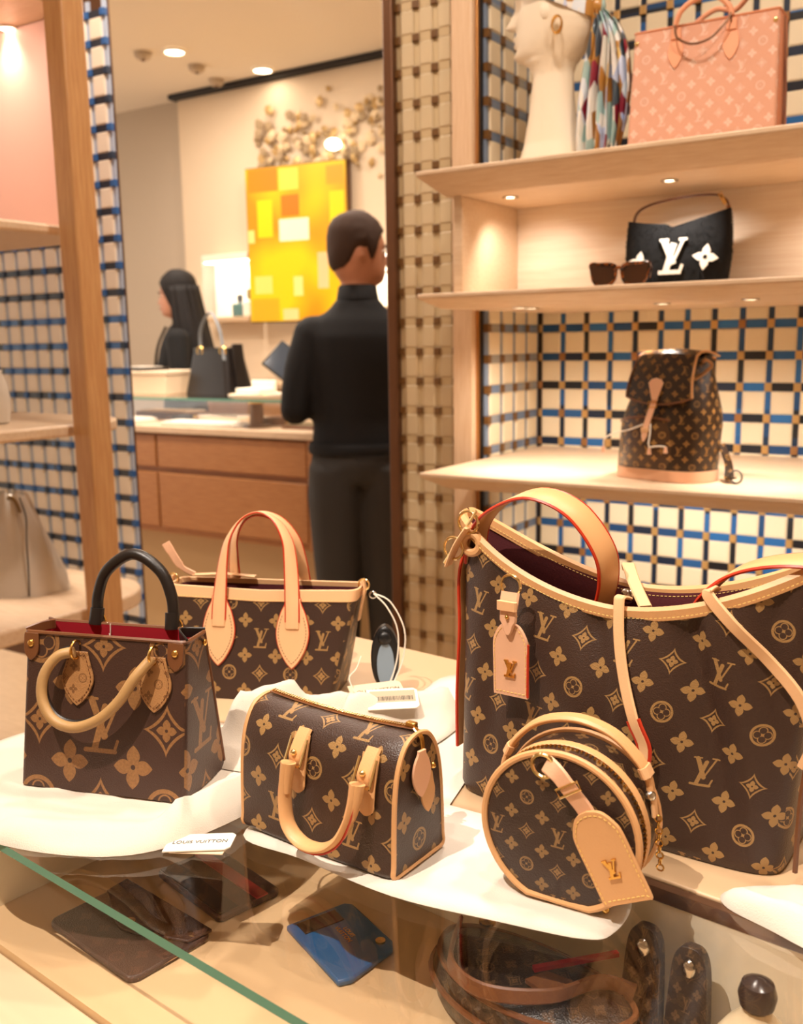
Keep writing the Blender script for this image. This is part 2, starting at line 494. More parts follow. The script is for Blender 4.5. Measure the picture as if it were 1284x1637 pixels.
m_tile = plain('ivory_leather_tile', '#f0dfbf', .45, vary=.03, vscale=3)
m_tile_w = plain('white_leather_tile', '#f6ead6', .45)
m_tile_g = plain('beige_leather_tile', '#cdb894', .5, vary=.03)
m_sq_gold = plain('gold_square', '#c9a063', .35, .35)
m_sq_brown = plain('brown_square', '#6d4a22', .45)
m_sq_tan = plain('tan_square', '#9c6b3a', .45)
m_dark = plain('dark_gap', '#1b1512', .6)
m_wall_c = plain('cream_plaster', '#e6cfb1', .8, vary=.02)
m_wall_g = plain('greige_plaster', '#c6b5a0', .85, vary=.03, vscale=1)
m_ceil = plain('ceiling_paint', '#f3e6d3', .9)
m_floor = wood('floor_boards', '#cdab83', '#dfc09a', (2, 14, 2), rough=.35)
m_pink = plain('peach_panel', '#e9b6a4', .45)
m_glass = glass('clear_glass', refl=1.5)
m_glass_edge = plain('green_glass_edge', '#6fa890', .1)
m_lamp = emitter('lamp_lens', '#ffe9c8', 18)
m_led = emitter('led_bar', '#fff1d8', 9)
m_steel = plain('steel', '#c9c4bb', .2, 1.0)
m_black = plain('black_plastic', '#121214', .35)
m_white = plain('white_card', '#f4e9d8', .7)
m_paper = plain('cream_card', '#ead0ae', .75)
m_ink = plain('ink', '#3a332d', .7)
# ---------------------------------------------------------------- room shell
struct(MB().span((-7.2, -2.2, -.06), (1.7, 5.0, 0)).build('floor', m_floor))
struct(MB().span((-7.2, -2.2, CEIL), (1.7, 5.0, CEIL + .06)).build('ceiling', m_ceil))
struct(MB().span((-7.2, 4.66, 0), (1.7, 4.78, CEIL)).build('wall_back', m_wall_g))
struct(MB().span((-7.2, -2.32, 0), (1.62, -2.2, CEIL)).build('wall_front', m_wall_c))
struct(MB().span((1.5, -2.2, 0), (1.62, 4.66, CEIL)).build('wall_right', m_wall_c))
struct(MB().span((-4.56, 4.56, 0), (-1.0, 4.66, CEIL - .032)).build('wall_feature', m_wall_c, bev=.004))
struct(MB().span((-4.60, 4.52, CEIL - .030), (-1.0, 4.66, CEIL)).build('trim_1', m_dark, bev=.003))
wc = MB()
wc.span((-1.345, 2.085, 0), (-1.115, 2.60, CEIL))          # pillar
wc.span((-1.115, 2.385, 0), (1.5, 2.60, CEIL))             # wall behind the niche
struct(wc.build('wall_niche', m_wall_c, smooth=False))
struct(MB().span((-1.362, 2.045, 0), (-1.335, 2.60, CEIL)).build('trim_2', m_bronze, bev=.003))
struct(MB().span((-1.166, 2.03, 0), (-1.112, 2.10, CEIL)).build('trim_3', m_oak_v, bev=.003))
struct(MB().span((-1.1118, 2.045, 0), (-1.1055, 2.075, CEIL)).build('trim_4', m_brassstrip, bev=.0015))

# ---------------------------------------------------------------- woven lattice screens
def tile_mesh(name, w, h, t, mat, e=.004):
    a, b = w / 2, h / 2
    o = [(-a, -b), (a, -b), (a, b), (-a, b)]
    vs = [(x, 0, z) for x, z in o] + [(x, -t + e * .6, z) for x, z in o] + [(x * (1 - e / a), -t, z * (1 - e / b)) for x, z in o]
    fs = [(8, 9, 10, 11)] + [(i + s, (i + 1) % 4 + s, (i + 1) % 4 + s + 4, i + s + 4) for s in (0, 4) for i in range(4)]
    me = bpy.data.meshes.new(name); me.from_pydata(vs, [], fs); me.materials.append(mat)
    return me
def put(name, me, parent, loc):
    o = bpy.data.objects.new(name, me); COL.objects.link(o); o.parent = parent; o.location = loc
    return o
def lattice(root, cols, z0, rows, px, pz, bw, bh, tile, vband, hband, sq, skip=lambda z: False, jit=0.0, x0=0.0):
    """root: backing board, local x along the screen, -y towards the viewer"""
    H0, H1 = z0 - pz / 2, z0 + (rows - .5) * pz
    tm = tile_mesh('tile', px - bw, pz - bh, .010, tile)
    sm = {k: tile_mesh('square', bw * 1.15, bh * 1.0, .013, k, .0015) for k in set(sq)}
    rr = random.Random(5)
    for i in range(cols + 1):
        x = x0 + i * px
        MB().span((x - bw / 2, -.006, H0), (x + bw / 2, -.0005, H1)).build('vertical_band', vband(i), root, smooth=False)
    for j in range(rows):
        z = z0 + j * pz
        if skip(z): continue
        MB().span((x0, -.0092, z - bh / 2), (x0 + cols * px, -.0005, z + bh / 2)).build('horizontal_band', hband(j), root, smooth=False)
        for i in range(cols):
            if not skip(z + pz / 2) and j < rows - 1:
                put('tile', tm, root, (x0 + (i + .5) * px, -.0005, z + pz / 2))
        for i in range(cols + 1):
            put('square', sm[rr.choice(sq)], root, (x0 + i * px, -.001, z))
PX, PZ = .064, .0725
blues = ['#15263f', '#25609a', '#1c4a7c', '#17181d', '#2a6cab', '#1a3a5c', '#131a22']
mb_v = cells('band_blue_vertical', ['#2a68a6', '#16324f', '#1b1d22', '#2560a0', '#14263c', '#1d4a7a'], PX, (0, 2), (-.032, 9), seed=1.3)
mb_h = cells('band_blue_horizontal', ['#15263f', '#245a92', '#17181d', '#2667a6', '#131c28', '#1c4878'], PX, (0, 2), (0, 0.0), seed=2.1)
mb_black = plain('band_black', '#2a1d16', .5)
mb_gv = plain('band_greyblue', '#7f8ea4', .5, vary=.08)
mb_gh = cells('band_grey_mixed', ['#8e949c', '#7b8ba3', '#99958c', '#6f83a0'], PX, (0, 2), (0, 0), seed=4)
mb_bv = plain('band_beige', '#cbb48c', .55)
mb_bh = plain('band_beige_dark', '#c6ae86', .55)
back = struct(MB().span((-.01, 0, .45), (.90, .022, 2.20)).build('wall_niche_back', m_dark, smooth=False)); back.location = (-1.089, 2.362, 0)
skip_box = lambda z: 1.41 < z < 1.60
lattice(back, 13, .5275, 24, PX, PZ, .0135, .0195, m_tile, lambda i: mb_black if i == 0 else mb_v, lambda j: mb_h, [m_sq_gold, m_sq_tan, m_sq_gold, m_sq_gold], skip_box)
side = struct(MB().span((-.01, 0, .66), (.300, .012, 2.20)).build('wall_niche_side', m_dark, smooth=False))
side.location = (-1.102, 2.065, 0); side.rotation_euler = (0, 0, PI / 2)
lattice(side, 4, .6725, 22, .070, PZ, .0150, .0195, m_tile, lambda i: mb_gv, lambda j: mb_gh, [m_sq_brown], skip_box, x0=.008)
pil = struct(MB().span((0, 0, .30), (.168, .012, 2.45)).build('wall_pillar', m_dark, smooth=False)); pil.location = (-1.335, 2.072, 0)
lattice(pil, 3, .33, 29, .051, PZ, .0150, .0175, m_tile_g, lambda i: mb_bv, lambda j: mb_bh, [m_sq_brown], x0=.006)

# ---------------------------------------------------------------- shelf unit on the wall
def board(name, x0, x1, y0, y1, z0, z1, inset, lip, mat, parent=None):
    """board whose front and left edges are chamfered from below"""
    mb = MB()
    o = [(x0, y0), (x1, y0), (x1, y1), (x0, y1)]; q = [(x0 + inset, y0 + inset), (x1, y0 + inset), (x1, y1), (x0 + inset, y1)]
    mb.loft([[(x, y, z0) for x, y in q], [(x, y, z1 - lip) for x, y in o], [(x, y, z1) for x, y in o]], True, True, True)
    return mb.build(name, mat, parent, bev=.0025, uv='box')
def led(parent, x, y, z, power, target=None, cone=95, r=.011):
    mb = MB().lathe([(r * 1.5, 0), (r * 1.5, -.003), (r, -.003)], 14, (x, y, z), cap=False)
    o = mb.build('downlight_ring', m_steel, parent)
    MB().lathe([(r, -.001), (.0001, -.0012)], 14, (x, y, z), cap=False).build('lens', m_lamp, o)
    spot_light('shelf_lamp', (x, y, z - .006), target or (x, y - .0001, z - 1), power, cone, .8, .012, (1.0, .91, .80))
SX1 = .32
shelf_top = board('wall_shelf', -1.084, SX1, 1.74, 2.36, 1.585, 1.634, .045, .010, m_oak)
tag(shelf_top, 'thick pale oak shelf carrying the mannequin head and peach tote', 'shelf')
for x in (-.93, -.60, -.28): led(shelf_top, x, 1.86, 1.5855, 3.0, (x, 1.95, 1.4), 120)
shelf_mid = board('wall_shelf', -1.084, SX1, 1.74, 2.36, 1.362, 1.392, .035, .010, m_oak)
tag(shelf_mid, 'pale oak shelf under the black fleece bag and sunglasses', 'shelf')
for x in (-.90, -.62, -.34): led(shelf_mid, x, 1.90, 1.3625, 9.0, (x - .03, 2.02, 1.0), 125)
for x in (-.90, -.44): led(shelf_mid, x, 1.845, 1.3625, 5.0, (x, 1.86, 1.0), 52)
shelf_low = board('wall_shelf', -1.084, SX1, 1.74, 2.36, .984, 1.020, .045, .010, m_oak)
tag(shelf_low, 'brightly lit pale oak shelf holding the monogram backpack', 'shelf')
for x in (-.80, -.45): led(shelf_low, x, 1.95, .9845, 8.0, (x, 2.25, .7), 130)
nb = thing('shelf_box', 'open pale oak box niche with grained back between two shelves', 'niche', (0, 0, 1.392))
MB().span((-1.022, 1.735 + .05, 0), (-1.002, 2.34, .193)).build('side_panel', m_oak, nb, bev=.002)
MB().span((-1.002, 2.04, 0), (SX1, 2.06, .193)).build('back_panel', m_oak_back, nb, bev=.001)

# ---------------------------------------------------------------- glass display case with rear deck
m_case = plain('beige_lacquer', '#cfae88', .4, vary=.02)
m_case_in = plain('case_lining', '#dcb98c', .6, vary=.02)
m_case_wall = plain('case_cream', '#efe2c8', .5)
CT = .870; CX0, CX1 = -.93, .55
case = thing('display_case', 'low glass-topped display case with beige lining and green glass edge', 'display case', (0, 0, 0))
g = MB(); g.span((CX0, .445, CT - .008), (CX1, .722, CT)); g.m = [0, 1, 1, 0, 0, 0]
g.build('glass_top', [m_glass, m_glass_edge], case, smooth=False)
MB().span((CX0, .4465, .764), (CX1, .4515, CT - .0085)).build('front_pane', glass('low_glare_glass', refl=.3), case, smooth=False)
MB().span((CX0, .447, .745), (CX1, .7225, .7635)).build('case_floor', m_case_in, case, smooth=False)
MB().span((CX0, .723, .745), (CX1, .735, CT - .012)).build('inner_wall', m_case_wall, case, smooth=False)
MB().span((CX0, .452, .7638), (-.80, .722, CT - .0085)).build('end_wall', m_case_wall, case, smooth=False)
MB().span((CX0, .7225, CT - .0115), (CX1, .731, CT)).build('dark_joint', m_bronze, case, smooth=False)
MB().span((CX0, .7355, .83), (CX1, 1.08, CT)).build('rear_deck', m_case, case, bev=.002)
MB().span((CX0, .36, .72), (CX1, .446, .757)).build('ledge', plain('ledge_cream', '#d9c3a2', .5), case, bev=.002)
MB().span((CX0 + .02, .40, .08), (CX1, 1.06, .719)).build('base_cabinet', m_counter, case, bev=.003)
MB().span((CX0 + .05, .45, 0), (CX1 - .03, 1.02, .08)).build('plinth', m_bronze, case)

# the case stands a few degrees askew to the wall
_p = V((-.45, .434, 0)); _a = math.radians(-6.0)
case.rotation_euler = (0, 0, _a); case.location = _p - Matrix.Rotation(_a, 3, 'Z') @ V((-.45, .445, 0))

# ---------------------------------------------------------------- left shelving unit with post
lu = thing('shelving_unit', 'free-standing shelving with honey oak post and rounded boards beside the aisle', 'shelving', (0, 0, 0))
MB().span((-1.775, 1.405, 0), (-1.717, 1.463, CEIL)).build('post', m_post, lu, bev=.004)
def round_board(name, x0, x1, y0, y1, z0, z1, r, mat, parent):
    o = rrect(x1 - x0, y1 - y0, r, 10, (x0 + x1) / 2, (y0 + y1) / 2)
    n = len(o); mb = MB()
    mb.loft([[(x, y, z) for x, y in o] for z in (z0, z1)], True, True, True)
    return mb.build(name, mat, parent, bev=.006, uv='box')
round_board('shelf_board', -2.95, -1.80, .55, 1.68, .662, .70, .16, m_oak, lu)
round_board('shelf_board', -2.95, -1.80, .55, 1.66, 1.098, 1.125, .20, m_oak, lu)
round_board('shelf_board', -2.95, -1.82, .55, 1.585, 1.538, 1.560, .06, m_oak, lu)
cn = round_board('canopy_board', -2.95, -1.87, .75, 1.72, 2.04, 2.12, .30, m_oak, lu)
cd = MB().lathe([(.030, 0), (.030, -.004), (.021, -.004)], 18, (-2.10, 1.56, 2.04), cap=False).build('downlight_ring', m_steel, lu)
MB().lathe([(.021, -.001), (.0001, -.0012)], 18, (-2.10, 1.56, 2.04), cap=False).build('lens', m_lamp, cd)
spot_light('canopy_lamp', (-2.10, 1.56, 2.03), (-2.15, 1.56, 1.0), 7, 110, .8, .03)
spot_light('panel_fill', (-2.15, 1.22, 2.03), (-2.15, 1.56, 1.75), 9, 120, .8, .03)  # added light without a fitting, brightens the peach panel
spot_light('unit_lamp', (-2.12, 1.5, 1.55), (-2.15, 1.5, 1.0), 7, 120, .8, .03)
spot_light('unit_lamp', (-2.12, 1.45, 1.08), (-2.15, 1.45, .5), 7, 120, .8, .03)
MB().span((-2.95, 1.565, 1.5605), (-1.86, 1.583, 2.039)).build('peach_panel', m_pink, lu, bev=.003)
scr = MB().span((0, 0, .30), (.848, .010, 2.25)).build('woven_screen', m_bronze, None, smooth=False)
scr.location = (-2.99, 1.90, 0)
tag(scr, 'tall woven lattice screen of white tiles and blue bands behind left shelves', 'screen')
ml_v = plain('band_paleblue', '#b9c8df', .5, vary=.1)
ml_h = cells('band_left_rows', ['#2b2f3a', '#3f72b6', '#33363e', '#2d3340', '#4a78b4'], .2, (0, 2), (.1, 0), seed=7)
lattice(scr, 13, .43, 25, .064, PZ, .0150, .0185, m_tile_w, lambda i: ml_v, lambda j: ml_h, [plain('square_slate', '#27384f', .5), plain('square_blue', '#2f62a4', .5)], x0=.012)

# ---------------------------------------------------------------- ceiling fittings
def downlight(x, y, label, r=.05, z=CEIL):
    t = thing('ceiling_downlight', label, 'light', (x, y, z), 0, 'round ceiling downlights')
    MB().lathe([(r * 1.25, -.001), (r * 1.25, -.012), (r, -.014), (r * .96, -.006)], 24, cap=False).build('trim_ring', m_white, t)
    MB().lathe([(r * .97, -.008), (.0001, -.009)], 24, cap=False).build('lens', m_lamp, t)
    return t
for (x, y), lab in zip(CEILING_LAMPS, ('larger round recessed downlight left of the ceiling slot', 'small bright downlight close to the dark ceiling slot')):
    downlight(x, y, lab)
for i, (x, y) in enumerate(((-4.007, 4.17), (-4.118, 4.44), (-4.06, 3.83))):
    t = thing('smoke_detector', ['small round ceiling sensor left of the bright downlights', 'small round ceiling sensor nearest the dark slot', 'faint round ceiling sensor furthest left'][i], 'sensor', (x, y, CEIL))
    MB().lathe([(.045, -.0005), (.045, -.02), (.03, -.035), (.001, -.036)], 18, cap=False).build('housing', m_wall_g, t)
    MB().lathe([(.012, -.0355), (.010, -.043), (.0005, -.044)], 10, cap=False).build('sensor_tip', m_bronze, t)
# ---------------------------------------------------------------- bag hardware helpers
def mirror_poly(pts):
    """right-hand outline from top to bottom -> closed outline"""
    P = [(p.x, p.z) for p in cat([(x, 0, z) for x, z in pts], 5)]
    out = P + [(-x, z) for x, z in reversed(P) if abs(x) > 1e-5]
    res = []
    for p in out:
        if not res or (abs(p[0] - res[-1][0]) + abs(p[1] - res[-1][1])) > 1e-6: res.append(p)
    return res[::-1]
def leaf(w, h, neck):
    return mirror_poly([(neck / 2, 0), (neck * .55, -h * .08), (w * .40, -h * .25), (w * .5, -h * .48), (w * .42, -h * .70), (w * .2, -h * .90), (0, -h)])
def offset(poly, k):
    cx = sum(p[0] for p in poly) / len(poly); cz = sum(p[1] for p in poly) / len(poly)
    return [(cx + (x - cx) * k, cz + (z - cz) * k) for x, z in poly]
def stitches(mb, path, L=.0022, gap=.0016, r=.00035, M=None):
    P = [V(p) for p in path]; acc = 0.0; nxt = 0.0
    for a, b in zip(P, P[1:]):
        l = (b - a).length
        if l < 1e-7: continue
        d = (b - a) / l
        while nxt < acc + l:
            s = a + d * (nxt - acc); mb.tube([s, s + d * L], r, 4, M=M); nxt += L + gap
        acc += l
    return mb
def lv_letters(mb, size, t, M=None, segs=LV_SEGS, y=0.0, fat=1.0):
    for i, (a, b, th) in enumerate(segs):
        a2, b2 = V((a[0], a[1])), V((b[0], b[1])); d = (b2 - a2).normalized(); n = V((-d.y, d.x)) * th * fat
        d = d * th * .6
        q = [(a2 - d - n), (b2 + d - n), (b2 + d + n), (a2 - d + n)]
        mb.prism([(p.x * size, p.y * size) for p in q], y - t - i * 1e-5, y + 1e-5 * i, M=M)
    return mb
def name_tag(parent, M, w, h, leather, part='luggage_tag', emblem=.020):
    """rounded-top leather tag hanging from its slot; M puts the slot at the origin, tag hangs along -z, face to -y"""
    o = mirror_poly([(0, .006), (w * .26, .003), (w * .44, -h * .10), (w * .5, -h * .24), (w * .5, -h * .6), (w * .5, -h + .002), (w * .46, -h)])
    t = MB().prism(o, -.0016, .0016, M=M).build(part, leather, parent, bev=.0006)
    st = MB(); q = offset(o, .90); stitches(st, [(x, -.0019, z) for x, z in q + q[:1]], M=M); st.build('stitching', m_stitch, t)
    e = MB(); lv_letters(e, emblem, .0016, M=M @ T(0, -.0018, -h * .58), fat=1.3); e.build('emblem', m_gold, t, smooth=False)
    return t

# ---------------------------------------------------------------- giant-monogram tote on the left
def otg():
    t = thing('tote_bag', 'small dark brown tote with giant monogram and red lining on left of table', 'handbag', (-.726, .607, .8745), math.radians(17.5))
    W0, W1, D0, D1, H = .177, .172, .088, .040, .147
    def ring(z, ins=0.0, r=.006):
        k = z / H
        return [(x, y, z) for x, y in rrect(W0 + (W1 - W0) * k - ins, D0 + (D1 - D0) * k - ins, r)]
    mb = MB(); mb.loft([ring(z) for z in (0, .003, .05, .10, H)], True, True, False)
    mb.build('body', m_canvas_big, t, uv='box')
    MB().loft([ring(H, .001), ring(H, .004), ring(.03, .006)], True, False, True, flip=True).build('lining', m_red, t)
    MB().tube([V(p) for p in ring(H)], .0021, 6, True).build('rim', m_brownl, t)
    for s in (-1, 1):     # corner edges down the gusset
        MB().tube([(s * (W0 / 2 - .0012), D0 / 2 - .0012, .002), (s * (W1 / 2 - .0012), D1 / 2 - .0012, H)], .0016, 6).build('edge_piping', m_brownl, t)
    lean = math.degrees(math.atan2((D0 - D1) / 2, H))
    F = T(0, -D0 / 2, 0) @ RX(-lean)          # front panel frame: x, height, -y out
    sp = leaf(.034, .052, .020)
    for x in (-.026, .056):
        p = MB().prism(sp, -.0022, .0, M=F @ T(x, -.0006, .134)).build('handle_patch', m_canvas_rev, t, bev=.0006, uv='box')
        st = MB(); q = offset(sp, .86); stitches(st, [(a, -.0026, b) for a, b in q + q[:1]], M=F @ T(x, -.0006, .134)); st.build('stitching', m_brownl, p)
        MB().torus((0, 0, 0), .0085, .0013, 'x', 18, 6, M=F @ T(x, -.006, .136)).build('ring', m_gold, t)
    P = cat([(-.026, -.008, .134), (-.040, -.014, .130), (-.051, -.019, .112), (-.050, -.022, .090), (-.036, -.024, .072), (-.014, -.024, .067), (.010, -.023, .076), (.030, -.021, .094), (.044, -.018, .116), (.056, -.008, .134)], 6)
    MB().tube(P, .0051, 10, M=F).build('front_handle', m_handle_tan, t)
    MB().tube([p + V((0, .0045, .0030)) for p in P[3:-3]], .0034, 8, M=F).build('handle_edge', m_blackl, t)
    for x in (-.034, .050):
        MB().tube([(x, .020, .146), (x * .98 + .0003, .023, .162)], [.0075, .0070], 10).build('handle_sleeve', m_blackl, t)
        MB().torus((x, .024, .149), .0085, .0012, 'y', 18, 6).build('ring', m_gold, t)
        MB().prism(sp, 0, .002, M=T(x, .0215, .144) @ RX(lean)).build('handle_patch', m_canvas_rev, t)
    Q = cat([(-.034, .024, .155), (-.033, .026, .175), (-.022, .028, .200), (.007, .030, .217), (.036, .028, .202), (.048, .026, .177), (.050, .024, .155)], 6)
    MB().tube(Q, .0058, 10).build('back_handle', m_blackl, t)
    for x in (-W1 / 2 + .008, W1 / 2 - .010):
        c = MB().prism(mirror_poly([(.0075, .001), (.0080, -.004), (.0078, -.016), (.005, -.022), (0, -.026)]), -.0018, .0005, M=F @ T(x, -.0004, .1475)).build('corner_patch', m_brownl, t, bev=.0005)
        MB().ball((x, -.0028, .1385), .0036, 12, 7, (1, .6, 1), M=F).build('stud', m_gold, c)
    for s in (-1, 1):     # pinched gusset flap with a stud at either end of the opening
        MB().strap(cat([(s * .0855, -.018, .146), (s * .074, -.008, .150), (s * .070, .004, .149), (s * .0855, .018, .146)], 5), .010, .002, (0, 0, 1)).build('gusset_flap', m_brownl if s < 0 else m_blackl, t)
        MB().ball((s * .0885, .012, .138), .0034, 10, 6, (.6, 1, 1)).build('stud', m_gold, t)
    MB().tube(cat([(-.020, .018, .149), (-.021, .021, .143), (-.018, .0185, .135), (-.0165, .018, .148)], 5), .0006, 5).build('swing_thread', m_white, t)
otg()

# ---------------------------------------------------------------- tan-handled tote behind
def nf():
    t = thing('tote_bag', 'brown monogram tote with upright tan handles standing behind the folded cloth', 'handbag', (-.770, .880, .8705), math.radians(22))
    W0, W1, D0, D1, H = .178, .238, .092, .042, .133
    def ring(z, ins=0.0, r=.010):
        k = z / H; kk = k ** .9
        return [(x, y, z - .004 * math.cos(x / .12 * PI / 2) * k) for x, y in rrect(W0 + (W1 - W0) * kk - ins, D0 + (D1 - D0) * k - ins, r, 5)]
    def dense(r):      # extra points along the long sides
        out = []
        for i, p in enumerate(r):
            q = r[(i + 1) % len(r)]; L = (V(q) - V(p)).length; n = max(1, int(L / .012))
            for k in range(n if i in (0, len(r) - 1, 11, 12) or L > .03 else 1): out.append(tuple(V(p).lerp(V(q), k / n)) if n > 1 else p)
        return out
    zz = [0, .004, .03, .06, .09, .115, H]
    mb = MB(); mb.loft([ring(z) for z in zz], True, True, False); mb.build('body', m_canvas_nf, t, uv='box')
    MB().loft([ring(H, .002), ring(H - .01, .006), ring(.02, .010)], True, False, True, flip=True).build('lining', m_lining, t)
    lo, hi = ring(H - .013, -.002), ring(H + .0015, -.002)
    MB().loft([ring(H - .013, -.0002), lo, hi, ring(H + .0015, .004), ring(H - .01, .004)], True, False, False).build('top_trim', m_tan, t, bev=.0008)
    st = MB(); stitches(st, [V(p) + V((0, -.0012, 0)) for p in [lo[-2], lo[-1], lo[0], lo[1], lo[2]]], M=T(0, 0, .0022)); st.build('stitching', m_stitch, t)
    lean = math.degrees(math.atan2((D0 - D1) / 2, H))
    for sgn in (-1, 1):
        F = (T(0, -D0 / 2, 0) @ RX(-lean)) if sgn < 0 else (RZ(180) @ T(0, -D0 / 2, 0) @ RX(-lean))
        pts = [(-.052, -.004, .088), (-.0515, -.004, .112), (-.0500, -.0035, .142), (-.0475, -.003, .170), (-.0425, -.002, .194), (-.0275, 0, .217), (-.0055, .002, .226), (.0165, 0, .217), (.0315, -.002, .194), (.0365, -.003, .170), (.0390, -.0035, .142), (.0405, -.004, .112), (.041, -.004, .088)]
        if sgn > 0: pts = [(-p[0], p[1], p[2] - .002) for p in pts]
        P = cat(pts, 5); n = len(P)
        wid = [.0165 - .003 * min(1, max(0, (min(i, n - 1 - i) / (n - 1) - .10) / .34)) for i in range(n)]
        # keep the band's frame continuous: width turns from sideways (patch) to fore-and-aft (top)
        sides = []
        for i in range(n):
            u = i / (n - 1); a = min(1, max(0, (u - .08) / .84)); ang = PI * a
            s = V((math.cos(ang), -math.sin(ang) * .9, 0))
            sides.append(s)
        hb = MB(); hb.strap(P, wid, .0030, sides, M=F); h = hb.build('handle', m_tan, t, angle=50)
        for e in (-1, 1):
            tg = []
            for i in range(n):
                d = (P[min(i + 1, n - 1)] - P[max(i - 1, 0)]).normalized(); s = sides[i] - d * sides[i].dot(d); tg.append(P[i] + s.normalized() * (e * wid[i] / 2))
            MB().tube(tg[2:-2], .0011, 5, M=F).build('red_edge', m_edge, h)
        sp = leaf(.040, .084, .018)
        for x in (pts[0][0], pts[-1][0]):
            p = MB().prism(sp, -.0030, -.0006, M=F @ T(x, -.0006, .124)).build('handle_patch', m_tan, t, bev=.0008)
            MB().tube([(a, -.0016, b) for a, b in offset(sp, 1.0)], .0010, 5, True, M=F @ T(x, -.0002, .124)).build('red_edge', m_edge, p)
            s2 = MB(); q = offset(sp, .86); stitches(s2, [(a, -.0033, b) for a, b in q if b < -.02], M=F @ T(x, -.0006, .124))
            stitches(s2, [(-.009, -.0033, -.022), (0, -.0033, -.034), (.009, -.0033, -.022)], M=F @ T(x, -.0006, .124)); s2.build('stitching', m_brownl, p)
    # zip tab sticking up at the left, lace rings at the sides
    zt = MB(); zt.strap(cat([(-.098, .010, .140), (-.112, .004, .150), (-.122, -.002, .170), (-.128, -.004, .182)], 5), [.007] * 6 + [.010] * 5 + [.011] * 5, .0026, (.7, .2, .5)); zt.build('zip_tab', m_tan_pink, t)
    MB().strap([(-.100, .012, .139), (-.06, .014, .141), (-.02, .016, .138)], .010, .001, (0, 1, 0)).build('zip_tape', m_tan, t)
    for s in (-1, 1):
        MB().torus((s * .122, 0, .136), .0065, .0014, 'y', 16, 6).build('side_ring', m_goldp, t)
        MB().strap(cat([(s * .121, 0, .141), (s * .1235, 0, .130), (s * .119, 0, .112), (s * .115, 0, .092)], 4), .011, .0025, (0, 1, 0)).build('side_tab', m_tan, t)
nf()

# anti-theft alarm hanging on strings at the tote's right end
def alarm():
    t = thing('security_tag', 'dark oval security tag with grey-blue face hanging beside upright-handled tote', 'security tag', (-.628, .926, .872), math.radians(30))
    o = [(.017 * math.cos(a), .040 * math.sin(a) + .048) for a in [2 * PI * i / 28 for i in range(28)]]
    MB().prism(o, -.007, .010).build('shell', m_black, t, bev=.003)
    MB().prism([(x * .62 + .001, (z - .048) * .72 + .040) for x, z in o], -.0085, -.0055).build('face', plain('tag_face', '#8fa3b5', .3), t, bev=.001)
    MB().ball((0, -.008, .074), .0085, 12, 8, (1, .6, 1)).build('pin_head', m_black, t)
    s = MB()
    s.tube(cat([(-.012, -.004, .128), (.004, -.008, .112), (.016, -.010, .085), (.015, -.012, .050), (.004, -.018, .018), (-.012, -.030, .004)], 6), .0010, 5)
    s.tube(cat([(-.012, -.004, .128), (.008, -.006, .118), (.024, -.008, .085), (.022, -.010, .050), (.010, -.018, .020), (.004, -.030, .004)], 6), .0010, 5)
    s.build('string', m_white, t)
    MB().torus((-.013, -.003, .126), .004, .001, 'y', 14, 6).build('clasp', m_steel, t)
alarm()

